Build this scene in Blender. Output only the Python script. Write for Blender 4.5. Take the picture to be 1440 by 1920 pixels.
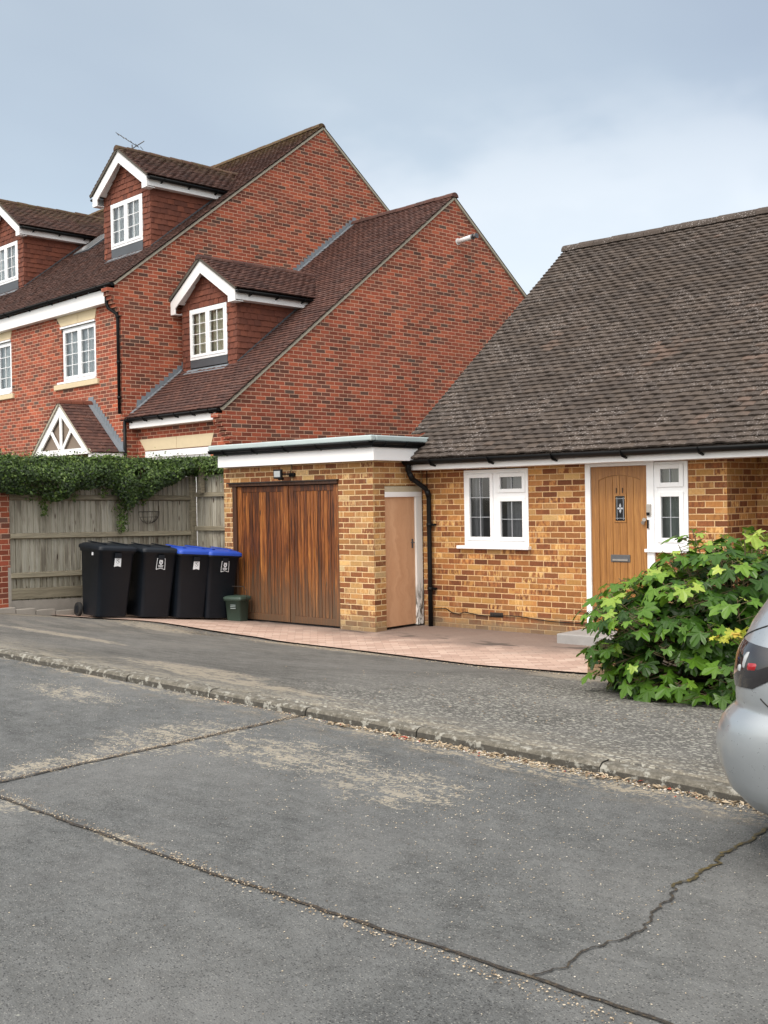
import bpy, math, random
from mathutils import Vector, Matrix, noise as mnoise
R = random.Random(7)
for o in list(bpy.data.objects): bpy.data.objects.remove(o)
SC = bpy.context.scene
COL = SC.collection
rad = math.radians

# ------------------------------------------------------------ camera
TH, ROLL, PITCH, CZ = rad(41.5), 0.017, math.atan(-22/2100), 1.80
fw = Vector((-math.sin(TH), math.cos(TH), 0)); rt = Vector((math.cos(TH), math.sin(TH), 0)); up = Vector((0, 0, 1))
f2 = fw*math.cos(PITCH)+up*math.sin(PITCH); u2 = up*math.cos(PITCH)-fw*math.sin(PITCH)
r3 = rt*math.cos(ROLL)-u2*math.sin(ROLL); u3 = u2*math.cos(ROLL)+rt*math.sin(ROLL)
cd = bpy.data.cameras.new('camera'); cam = bpy.data.objects.new('camera', cd); COL.objects.link(cam)
cd.sensor_fit = 'VERTICAL'; cd.sensor_height = 36; cd.lens = 36*2100/1920; cd.clip_end = 2000; cd.clip_start = .05
m = Matrix((r3, u3, -f2)).transposed().to_4x4(); m.translation = Vector((0, 0, CZ)); cam.matrix_world = m
SC.camera = cam

# ------------------------------------------------------------ node helper
class G:
    def __init__(s, tree): s.t = tree; s.n = tree.nodes; s.l = tree.links
    def node(s, typ, props=None, ins=None):
        n = s.n.new(typ)
        for k, v in (props or {}).items(): setattr(n, k, v)
        for k, v in (ins or {}).items(): s.put(n.inputs[k], v)
        return n
    def put(s, sock, v):
        if isinstance(v, bpy.types.NodeSocket): s.l.new(v, sock)
        elif hasattr(sock, 'default_value'):
            try: sock.default_value = v
            except Exception: sock.default_value = (*v, 1) if hasattr(v, '__len__') else (v, v, v)
    def m(s, op, a, b=0.0, c=0.0, clamp=False):
        return s.node('ShaderNodeMath', {'operation': op, 'use_clamp': clamp}, {0: a, 1: b, 2: c}).outputs[0]
    def vm(s, op, a, b=(0, 0, 0)):
        return s.node('ShaderNodeVectorMath', {'operation': op}, {0: a, 1: b}).outputs[0]
    def ss(s, x, lo, hi, a=0.0, b=1.0):
        return s.node('ShaderNodeMapRange', {'interpolation_type': 'SMOOTHSTEP'}, {0: x, 1: lo, 2: hi, 3: a, 4: b}).outputs[0]
    def ramp(s, x, stops, interp='LINEAR'):
        n = s.node('ShaderNodeValToRGB', None, {0: x}); cr = n.color_ramp; cr.interpolation = interp
        while len(cr.elements) < len(stops): cr.elements.new(.5)
        for e, (p, c) in zip(cr.elements, stops): e.position = p; e.color = (*c, 1) if len(c) == 3 else c
        return n.outputs[0]
    def mix(s, f, a, b, mode='MIX'):
        n = s.node('ShaderNodeMix', {'data_type': 'RGBA', 'blend_type': mode})
        s.put(n.inputs[0], f); s.put(n.inputs[6], c4(a)); s.put(n.inputs[7], c4(b)); return n.outputs[2]
    def noise(s, vec, scale, detail=3, rough=.55, dim='3D'):
        n = s.node('ShaderNodeTexNoise', {'noise_dimensions': dim}, {'Scale': scale, 'Detail': detail, 'Roughness': rough})
        s.put(n.inputs['Vector'], vec); return n.outputs[0]
    def vor(s, vec, scale, feat='F1', out=0, rnd=1.0):
        n = s.node('ShaderNodeTexVoronoi', {'feature': feat}, {'Scale': scale, 'Randomness': rnd}); s.put(n.inputs['Vector'], vec); return n.outputs[out]
    def wn(s, vec, out=0, dim='3D'):
        n = s.node('ShaderNodeTexWhiteNoise', {'noise_dimensions': dim}); s.put(n.inputs['Vector'], vec); return n.outputs[out]
    def xyz(s, x, y, z=0.0): return s.node('ShaderNodeCombineXYZ', None, {0: x, 1: y, 2: z}).outputs[0]
    def sep(s, v):
        n = s.node('ShaderNodeSeparateXYZ', None, {0: v}); return n.outputs[0], n.outputs[1], n.outputs[2]
    def bump(s, h, strength=.5, dist=.01): return s.node('ShaderNodeBump', None, {'Height': h, 'Strength': strength, 'Distance': dist}).outputs[0]
    def attr(s, name): return s.node('ShaderNodeAttribute', {'attribute_name': name}).outputs['Fac']
def c4(c): return c if isinstance(c, bpy.types.NodeSocket) else ((*c, 1) if len(c) == 3 else c)

def material(name, fn):
    mt = bpy.data.materials.new(name); mt.use_nodes = True; t = mt.node_tree; t.nodes.clear(); g = G(t)
    out = g.node('ShaderNodeOutputMaterial'); b = g.node('ShaderNodeBsdfPrincipled')
    res = fn(g, b)
    t.links.new(res if isinstance(res, bpy.types.NodeSocket) else b.outputs[0], out.inputs[0])
    return mt
def uv(g): return g.node('ShaderNodeTexCoord').outputs['UV']
def obj_co(g): return g.node('ShaderNodeTexCoord').outputs['Object']
def pos(g): return g.node('ShaderNodeNewGeometry').outputs['Position']

# ------------------------------------------------------------ world and sun
SUND = Vector((.12, -.85, .95)).normalized()      # towards the light
W = bpy.data.worlds.new('World'); SC.world = W; W.use_nodes = True; W.node_tree.nodes.clear(); g = G(W.node_tree)
d = g.node('ShaderNodeTexCoord').outputs['Generated']
sky = g.node('ShaderNodeTexSky', {'sky_type': 'NISHITA', 'sun_disc': False, 'sun_elevation': math.asin(SUND.z), 'sun_rotation': math.atan2(SUND.x, SUND.y)})
bgs = g.node('ShaderNodeBackground', None, {0: sky.outputs[0], 1: .05})
dx, dy, dz = g.sep(d)
zc = g.m('ADD', g.m('MAXIMUM', dz, 0.0), .22)
pl = g.xyz(g.m('DIVIDE', dx, zc), g.m('DIVIDE', dy, zc), 0.0)
pl = g.vm('MULTIPLY', pl, (1.0, .55, 1))
n1 = g.noise(pl, .85, 4, .5); n2 = g.noise(g.vm('ADD', pl, (7.3, 2.1, 0)), 2.4, 4, .5)
nn = g.m('ADD', g.m('MULTIPLY', n1, .85), g.m('MULTIPLY', n2, .15))
cl = g.ramp(nn, [(.38, (.35, .395, .455)), (.47, (.40, .452, .512)), (.54, (.455, .515, .565)), (.64, (.52, .58, .615))])
low = g.ss(dz, .40, .16); lown = g.ss(g.noise(g.vm('MULTIPLY', d, (3, 3, 6)), 1.8, 4, .5), .32, .66)
# cloud break low over the bungalow (towards -x +y, to the right of the view)
dirc = Vector((-.52, .82, .245)).normalized()
bt = g.node('ShaderNodeVectorMath', {'operation': 'DOT_PRODUCT'}, {0: d, 1: tuple(dirc)}).outputs[1]
brk = g.m('MULTIPLY', g.m('MULTIPLY', g.ss(bt, .945, .99), g.ss(g.m('ADD', dz, g.m('MULTIPLY', lown, .07)), .37, .26)), g.m('ADD', .62, g.m('MULTIPLY', lown, .38)))
cl = g.mix(g.m('MULTIPLY', low, .62), cl, (.58, .665, .72))
cl = g.mix(g.m('MULTIPLY', brk, .95), cl, (.88, .89, .88))
sd = g.node('ShaderNodeVectorMath', {'operation': 'DOT_PRODUCT'}, {0: d, 1: tuple(SUND)}).outputs[1]
glow = g.m('MULTIPLY', g.ss(sd, .1, .99), 3.3)
zen = g.m('MULTIPLY', g.ss(dz, .50, .95), .3)
stg = g.m('ADD', g.m('ADD', .92, glow), zen)
cl = g.mix(g.m('MULTIPLY', g.ss(sd, .0, .6), .9), cl, (.60, .565, .52))
bgc = g.node('ShaderNodeBackground', None, {0: cl, 1: stg})
ads = g.node('ShaderNodeAddShader', None, {0: bgs.outputs[0], 1: bgc.outputs[0]})
g.l.new(ads.outputs[0], g.node('ShaderNodeOutputWorld').inputs[0])
sl = bpy.data.lights.new('sun', 'SUN'); sl.energy = 1.5; sl.angle = rad(14); sl.color = (1, .93, .84)
so = bpy.data.objects.new('sun', sl); COL.objects.link(so); so.rotation_euler = (-SUND).to_track_quat('-Z', 'Y').to_euler(); so.location = (0, 0, 20)
SC.view_settings.view_transform = 'Standard'; SC.view_settings.look = 'None'; SC.view_settings.exposure = 0; SC.view_settings.gamma = 1
SC.cycles.max_bounces = 6; SC.cycles.transparent_max_bounces = 8

# ------------------------------------------------------------ materials
def plain(name, col, rough=.6, metal=0, nscale=18, var=.12, bump=.0, coat=0, spec=.5, coord='o'):
    def f(g, b):
        co = obj_co(g) if coord == 'o' else uv(g)
        n = g.noise(co, nscale, 5, .6); n2 = g.noise(co, nscale*.13+.6, 3)
        k = g.m('ADD', 1-var, g.m('MULTIPLY', g.m('ADD', g.m('MULTIPLY', n, .5), g.m('MULTIPLY', n2, .5)), 2*var))
        g.put(b.inputs['Base Color'], g.mix(1.0, (*col, 1), g.xyz(k, k, k), 'MULTIPLY'))
        g.put(b.inputs['Roughness'], g.m('ADD', rough-.08, g.m('MULTIPLY', n, .16))); b.inputs['Metallic'].default_value = metal
        b.inputs['Coat Weight'].default_value = coat; b.inputs['Specular IOR Level'].default_value = spec
        if bump: g.put(b.inputs['Normal'], g.bump(n, bump, .005))
    return material(name, f)

def brick(name, stops, mortar, speck=0.0, bw=.225, bh=.075, mw=.0105, second=None, dirt=None, algae=None, patchy=.4):
    def f(g, b):
        u = uv(g); wob = g.noise(u, 14, 2)
        x, y, _ = g.sep(u)
        x = g.m('ADD', x, g.m('MULTIPLY', g.m('SUBTRACT', wob, .5), .006)); y = g.m('ADD', y, g.m('MULTIPLY', g.m('SUBTRACT', g.noise(u, 9, 2), .5), .006))
        ry = g.m('DIVIDE', y, bh); row = g.m('FLOOR', ry); fy = g.m('SUBTRACT', ry, row)
        off = g.m('MULTIPLY', g.m('MODULO', g.m('ADD', row, 1000.0), 2.0), .5)
        rx = g.m('ADD', g.m('DIVIDE', x, bw), off); col = g.m('FLOOR', rx); fx = g.m('SUBTRACT', rx, col)
        dxm = g.m('MULTIPLY', g.m('MINIMUM', fx, g.m('SUBTRACT', 1.0, fx)), bw); dym = g.m('MULTIPLY', g.m('MINIMUM', fy, g.m('SUBTRACT', 1.0, fy)), bh)
        dmin = g.m('MINIMUM', dxm, dym); dmin = g.m('ADD', dmin, g.m('MULTIPLY', g.m('SUBTRACT', g.noise(u, 55, 3), .5), .009))
        mask = g.ss(dmin, mw*.34, mw*.62)
        cell = g.xyz(col, row, 3.0); r1 = g.wn(cell); r2 = g.wn(g.xyz(col, row, 9.0)); r3_ = g.wn(g.xyz(col, row, 17.0))
        c = g.ramp(r1, stops)
        if second:
            vn = g.noise(g.vm('ADD', g.vm('MULTIPLY', u, (26, 9, 1)), g.vm('MULTIPLY', g.xyz(r1, r2, r3_), (40, 40, 40))), 1.0, 3, .6)
            c2 = g.ramp(r3_, second)
            c = g.mix(g.m('MULTIPLY', g.ss(vn, .42, .62), g.ss(r2, .05, .6)), c, c2)
        fine = g.noise(u, 130, 4, .7); big = g.noise(u, 1.1, 3)
        k = g.m('ADD', .42, g.m('ADD', g.m('MULTIPLY', fine, .62), g.m('MULTIPLY', g.noise(u, 34, 3, .6), .54))); k = g.m('MULTIPLY', k, g.m('ADD', .82, g.m('MULTIPLY', r2, .36)))
        c = g.mix(1.0, c, g.xyz(k, k, k), 'MULTIPLY')
        mk = g.m('ADD', .75, g.m('MULTIPLY', g.noise(u, 40, 4, .7), .5)); mc = g.mix(1.0, mortar, g.xyz(mk, mk, mk), 'MULTIPLY')
        c = g.mix(mask, mc, c)
        big = g.m('ADD', g.m('MULTIPLY', big, .6), g.m('MULTIPLY', g.noise(g.vm('MULTIPLY', u, (2.6, .5, 1)), 1.0, 4, .6), .4)); kb = g.m('ADD', 1-patchy*.75, g.m('MULTIPLY', big, patchy*1.5)); c = g.mix(1.0, c, g.xyz(kb, kb, kb), 'MULTIPLY')
        if dirt:
            zz = g.m('ADD', y, g.m('MULTIPLY', g.m('SUBTRACT', g.noise(u, 4, 5, .65), .5), .5))
            c = g.mix(g.m('MULTIPLY', g.ss(zz, .30, .02), .75), c, dirt)
        if speck: c = g.mix(g.m('MULTIPLY', g.ss(g.noise(u, 7, 6, .7), .60, .70), speck), c, (.55, .5, .42, 1))
        g.put(b.inputs['Base Color'], c); b.inputs['Roughness'].default_value = .88; b.inputs['Specular IOR Level'].default_value = .25
        h = g.m('ADD', g.m('MULTIPLY', mask, 1.0), g.m('MULTIPLY', fine, .35)); h = g.m('ADD', h, g.m('MULTIPLY', r1, .25))
        g.put(b.inputs['Normal'], g.bump(h, .9, .006))
    return material(name, f)

M = {}
M['red_brick'] = brick('red brick', [(0, (.10, .052, .040)), (.12, (.155, .053, .035)), (.32, (.225, .059, .035)), (.6, (.29, .071, .040)), (.86, (.37, .095, .048)), (.95, (.19, .068, .043)), (1, (.10, .068, .055))], (.56, .35, .245, 1), mw=.0115, patchy=.55)
M['buff_brick'] = brick('mixed buff brick', [(0, (.46, .25, .080)), (.15, (.385, .182, .058)), (.36, (.295, .120, .042)), (.58, (.205, .073, .030)), (.84, (.140, .050, .025)), (.93, (.34, .155, .056)), (1, (.57, .36, .145))], (.64, .43, .23, 1), speck=.10, mw=.012,
    second=[(0, (.13, .046, .022)), (.40, (.26, .095, .035)), (.70, (.48, .23, .075)), (1, (.60, .38, .15))], dirt=(.20, .155, .10, 1))
M['garage_brick'] = brick('weathered buff brick', [(0, (.56, .36, .15)), (.16, (.46, .25, .09)), (.34, (.31, .135, .05)), (.56, (.22, .080, .034)), (.82, (.155, .058, .028)), (.94, (.30, .16, .07)), (1, (.62, .46, .24))], (.68, .50, .28, 1), speck=.28, mw=.013,
    second=[(0, (.17, .065, .03)), (.45, (.30, .13, .05)), (1, (.60, .41, .19))], dirt=(.24, .18, .11, 1))

def tile_mat(name, stops, lichen, lich_amt, moss=None, edge=None, patch=None):
    def f(g, b):
        t = g.attr('tint'); co = obj_co(g); fine = g.noise(co, 45, 5, .7); big = g.noise(co, .8, 4, .6)
        c = g.ramp(g.m('ADD', g.m('MULTIPLY', t, .55), g.m('MULTIPLY', big, .45)), stops)
        k = g.m('ADD', .62, g.m('MULTIPLY', fine, .76)); c = g.mix(1.0, c, g.xyz(k, k, k), 'MULTIPLY')
        if patch:
            pn = g.m('ADD', g.noise(co, .9, 2), g.m('MULTIPLY', t, .22)); c = g.mix(g.m('MULTIPLY', g.ss(pn, .78, .88), .5), c, patch)
        sp = g.ss(g.vor(g.vm('ADD', co, g.vm('MULTIPLY', g.xyz(fine, fine, fine), (.05, .05, .05))), 27), .30, .14)
        sm = g.ss(g.noise(co, 1.6, 5, .7), .42, .62); s2 = g.m('MULTIPLY', g.ss(g.noise(co, 52, 3, .6), .60, .68), .8)
        c = g.mix(g.m('MULTIPLY', g.m('MULTIPLY', g.m('MAXIMUM', sp, s2), sm), lich_amt), c, lichen)
        if moss:
            x, y, z = g.sep(co); mm = g.ss(g.m('ADD', z, g.m('MULTIPLY', g.noise(co, 3, 5), .9)), moss[0], moss[1])
            c = g.mix(g.m('MULTIPLY', mm, g.m('MULTIPLY', g.ss(g.noise(co, 16, 4, .7), .38, .6), .85)), c, moss[2])
        g.put(b.inputs['Base Color'], c); b.inputs['Roughness'].default_value = .85; b.inputs['Specular IOR Level'].default_value = .3
        g.put(b.inputs['Normal'], g.bump(fine, .5, .004))
    return material(name, f)
M['grey_tile'] = tile_mat('weathered grey brown tile', [(0, (.040, .032, .027)), (.35, (.060, .047, .039)), (.7, (.080, .062, .050)), (1, (.102, .076, .060))], (.44, .40, .38, 1), .75, patch=(.15, .098, .075, 1))
M['red_tile'] = tile_mat('plum red tile', [(0, (.045, .026, .023)), (.4, (.075, .036, .029)), (.75, (.105, .048, .036)), (1, (.15, .064, .043))], (.38, .33, .30, 1), .30)
M['red_tile_moss'] = tile_mat('mossy plum red tile', [(0, (.042, .025, .022)), (.4, (.068, .036, .029)), (.75, (.095, .046, .035)), (1, (.13, .060, .043))], (.36, .30, .26, 1), .25, moss=(10.15, 11.0, (.12, .085, .03, 1)))
M['dormer_tile_moss'] = tile_mat('mossy dormer tile', [(0, (.042, .025, .022)), (.4, (.068, .036, .029)), (.75, (.095, .046, .035)), (1, (.13, .060, .043))], (.34, .28, .22, 1), .35, moss=(9.35, 10.2, (.10, .078, .03, 1)))
M['hung_tile'] = tile_mat('hung clay tile', [(0, (.085, .034, .024)), (.4, (.135, .046, .030)), (.75, (.18, .060, .036)), (1, (.28, .085, .045))], (.2, .12, .09, 1), .15)
M['darkverge'] = plain('dark tile verge', (.085, .075, .06), .9, 0, 22, .45, .3)
M['verge'] = plain('verge mortar', (.36, .33, .26), .9, 0, 22, .45, .3)
M['white'] = plain('white upvc', (.83, .84, .85), .32, 0, 6, .03)
M['white_paint'] = plain('white painted fascia', (.80, .80, .80), .45, 0, 5, .06)
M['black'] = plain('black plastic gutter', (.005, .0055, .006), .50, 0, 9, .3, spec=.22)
M['lead'] = plain('lead flashing', (.20, .225, .25), .55, .2, 7, .35, .3)
M['leaddark'] = plain('dark lead apron', (.075, .082, .092), .5, .2, 7, .35, .3)
M['trim'] = plain('grey green roof trim', (.40, .47, .47), .38, .0, 3, .22, .05)
M['stone'] = plain('cream cast stone', (.60, .50, .33), .85, 0, 12, .14, .1)
M['pipe'] = plain('flue plastic', (.70, .70, .70), .4, 0, 8, .15)
M['steel'] = plain('brushed steel', (.45, .42, .38), .35, .9, 30, .2)
M['darkmetal'] = plain('dark bronze metal', (.13, .13, .135), .4, .6, 30, .3)
M['concrete'] = plain('old concrete', (.30, .27, .235), .95, 0, 9, .45, .5)
M['step'] = plain('grey step slab', (.30, .29, .28), .9, 0, 10, .35, .4)
M['render_patch'] = plain('cement lintel', (.44, .38, .27), .9, 0, 14, .4, .3)
M['room'] = plain('dark room', (.05, .05, .055), .9)
M['sticker'] = plain('white sticker', (.74, .77, .80), .5, 0, 40, .12)
M['stickergrey'] = plain('sticker grey print', (.20, .22, .24), .5, 0, 40, .5)
M['wire'] = plain('rusty wire', (.045, .035, .03), .7, .3)
M['rubber'] = plain('rubber', (.018, .018, .018), .8)
M['solder'] = plain('window lead strip', (.45, .47, .50), .4, .3)

def curtain(name, col, sc=28, see=1.0):
    def f(g, b):
        x, y, z = g.sep(uv(g)); w = g.m('SINE', g.m('ADD', g.m('MULTIPLY', x, sc*2.2), g.m('MULTIPLY', g.noise(uv(g), 3, 2), 7)))
        k = g.m('ADD', .80, g.m('MULTIPLY', w, .12)); g.put(b.inputs['Base Color'], g.mix(1.0, (*col, 1), g.xyz(k, k, k), 'MULTIPLY'))
        b.inputs['Roughness'].default_value = .95
        g.put(b.inputs['Normal'], g.bump(w, .8, .02))
    return material(name, f)
M['net'] = curtain('net curtain', (.80, .86, .88), 34); M['cream_curtain'] = curtain('cream curtain', (.72, .70, .54), 16); M['grey_curtain'] = curtain('grey curtain', (.20, .20, .215), 15)
M['blind'] = curtain('grey green blind', (.20, .235, .215), 2)
def glass(g, b):
    tr = g.node('ShaderNodeBsdfTransparent', None, {0: (.93, .96, .96, 1)}); gl = g.node('ShaderNodeBsdfGlossy', None, {0: (1, 1, 1, 1), 1: .03})
    fr = g.node('ShaderNodeFresnel', None, {0: 1.62}).outputs[0]
    n = g.bump(g.noise(obj_co(g), 1.5, 1), .03, .02); g.put(gl.inputs['Normal'], n)
    return g.node('ShaderNodeMixShader', None, {0: g.m('MULTIPLY', fr, 1.25), 1: tr.outputs[0], 2: gl.outputs[0]}).outputs[0]
M['glass'] = material('window glass', glass)
def darkglass(g, b):
    b.inputs['Base Color'].default_value = (.012, .013, .015, 1); b.inputs['Roughness'].default_value = .06
M['darkglass'] = material('dark glass', darkglass)

def wood(name, stops, grain=1.0, along='y', sc=9.0, low=None, rough=.6, streak=5.0, knots=False, bmp=.25):
    def f(g, b):
        t = g.attr('tint'); u = uv(g); x, y, _ = g.sep(u)
        if along == 'x': x, y = y, x
        off = g.m('MULTIPLY', t, 37.0)
        vec = g.xyz(g.m('MULTIPLY', x, sc*streak), g.m('ADD', g.m('MULTIPLY', y, sc*.18), off), off)
        warp = g.noise(g.xyz(x, g.m('ADD', y, off), off), 3.0, 3)
        n = g.noise(g.vm('ADD', vec, g.xyz(g.m('MULTIPLY', warp, 4.0), 0.0, 0.0)), 1.0, 5, .62)
        nf = g.noise(g.xyz(g.m('MULTIPLY', x, 420.0), g.m('MULTIPLY', y, 9.0), off), 1.0, 3, .6)
        c = g.ramp(g.m('ADD', g.m('MULTIPLY', n, .78), g.m('MULTIPLY', t, .22)), stops)
        k = g.m('ADD', .72, g.m('MULTIPLY', nf, .56)); c = g.mix(grain, c, g.mix(1.0, c, g.xyz(k, k, k), 'MULTIPLY'))
        if knots:
            v = g.vor(g.xyz(g.m('MULTIPLY', x, 9.0), g.m('MULTIPLY', y, 2.6), off), 1.0); c = g.mix(g.ss(v, .16, .06), c, (.05, .02, .01, 1))
        if knots:
            tp_ = g.noise(g.xyz(g.m('MULTIPLY', x, 5.0), g.m('MULTIPLY', y, 1.3), 3.0), 1.0, 4, .6)
            c = g.mix(g.m('MULTIPLY', g.ss(tp_, .50, .66), .55), c, g.mix(1.0, c, (.30, .24, .20, 1), 'MULTIPLY'))
        if low:
            yy = g.m('ADD', y, g.m('MULTIPLY', g.m('SUBTRACT', n, .5), low[2])); c = g.mix(g.m('MULTIPLY', g.ss(yy, low[1], low[0]), low[4]), c, low[3])
        g.put(b.inputs['Base Color'], c); b.inputs['Roughness'].default_value = rough
        g.put(b.inputs['Normal'], g.bump(g.m('ADD', n, g.m('MULTIPLY', nf, .5)), bmp, .006))
    return material(name, f)
M['door_wood'] = wood('stained softwood', [(.30, (.016, .005, .002)), (.43, (.070, .020, .005)), (.54, (.20, .060, .012)), (.66, (.36, .135, .028)), (.80, (.56, .33, .13))], 1.0, sc=13, low=(.0, 1.15, 1.9, (.115, .075, .045, 1), .80), knots=True, rough=.5)
M['door_frame_wood'] = wood('dark stained frame', [(.3, (.03, .012, .006)), (.5, (.075, .030, .012)), (.75, (.17, .075, .028))], 1.0, low=(.05, .9, .8, (.12, .085, .05, 1), .6))
M['oak'] = wood('golden oak', [(.3, (.19, .078, .017)), (.5, (.30, .130, .030)), (.7, (.42, .205, .056))], .8, sc=11, rough=.42, bmp=.1)
M['ply'] = wood('plain hardboard ply', [(.25, (.40, .205, .105)), (.5, (.53, .30, .17)), (.78, (.63, .39, .235))], .35, sc=2.6, streak=3.2, rough=.6, bmp=.03)
M['fence_wood'] = wood('silvered fence board', [(.22, (.17, .145, .105)), (.40, (.31, .285, .225)), (.56, (.42, .395, .325)), (.78, (.54, .51, .43))], 1.0, knots=True, rough=.9, low=(.45, .9, .7, (.17, .145, .085, 1), .45), bmp=.5)
M['rail_wood'] = wood('weathered fence rail', [(.25, (.10, .085, .055)), (.5, (.23, .20, .14)), (.75, (.37, .33, .24))], 1.0, along='x', rough=.9, bmp=.4)
M['peeling'] = material('peeling white paint', lambda g, b: (g.put(b.inputs['Base Color'], g.mix(g.m('MULTIPLY', g.ss(g.noise(g.vm('MULTIPLY', uv(g), (22, 5, 1)), 1, 4, .7), .47, .53), g.ss(g.sep(uv(g))[1], .75, .3)), (.76, .75, .72, 1), (.13, .12, .10, 1))), None)[1])

def leafmat(name, stops, rough=.5, trans=.25):
    def f(g, b):
        t = g.attr('tint'); c = g.ramp(t, stops); n = g.noise(obj_co(g), 30, 3); k = g.m('ADD', .75, g.m('MULTIPLY', n, .5)); c = g.mix(1.0, c, g.xyz(k, k, k), 'MULTIPLY')
        g.put(b.inputs['Base Color'], c); b.inputs['Roughness'].default_value = rough; b.inputs['Specular IOR Level'].default_value = .35
        tl = g.node('ShaderNodeBsdfTranslucent', None, {0: c})
        return g.node('ShaderNodeMixShader', None, {0: trans, 1: b.outputs[0], 2: tl.outputs[0]}).outputs[0]
    return material(name, f)
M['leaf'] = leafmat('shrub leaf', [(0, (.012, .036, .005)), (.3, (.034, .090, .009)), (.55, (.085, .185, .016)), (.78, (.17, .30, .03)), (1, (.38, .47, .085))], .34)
M['ivy'] = leafmat('ivy leaf', [(0, (.012, .026, .006)), (.35, (.042, .080, .014)), (.7, (.11, .18, .035)), (1, (.26, .34, .09))], .36, .15)
M['gold_leaf'] = leafmat('golden leaf', [(0, (.25, .30, .03)), (.6, (.45, .46, .05)), (1, (.5, .30, .06))], .5)
M['stem'] = plain('green brown stem', (.10, .075, .035), .8)
M['bin'] = plain('black bin plastic', (.0055, .0085, .0135), .46, 0, 3.5, .5, .04, spec=.32)
M['blue_lid'] = plain('blue bin plastic', (.016, .065, .40), .45, 0, 6, .15)
M['green_plastic'] = plain('dark green plastic', (.035, .060, .045), .5, 0, 8, .25, .05)
M['car_paint'] = plain('silver car paint', (.40, .43, .45), .30, .60, 60, .03, coat=.8)
M['lens_clear'] = plain('smoked lamp lens', (.018, .017, .019), .08, 0, 3, .1, coat=1)
M['lens_red'] = plain('red lamp lens', (.30, .004, .008), .12, 0, 3, .1, coat=1)
M['lens_white'] = plain('white lamp lens', (.38, .40, .41), .15, 0, 3, .05, coat=1)
M['oakpale'] = plain('pale timber', (.46, .36, .25), .7, 0, 14, .15)
M['porch_board'] = plain('brown grey porch board', (.20, .155, .12), .8, 0, 8, .2)
M['soil'] = plain('dark soil', (.045, .033, .022), .95, 0, 30, .4, .6)
M['chips'] = material('mixed debris', lambda g, b: (g.put(b.inputs['Base Color'], g.ramp(g.attr('tint'), [(0, (.06, .045, .03)), (.3, (.20, .14, .08)), (.6, (.40, .31, .20)), (.85, (.52, .45, .34)), (.95, (.62, .60, .56)), (1, (.35, .06, .03))])), None)[1])

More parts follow.
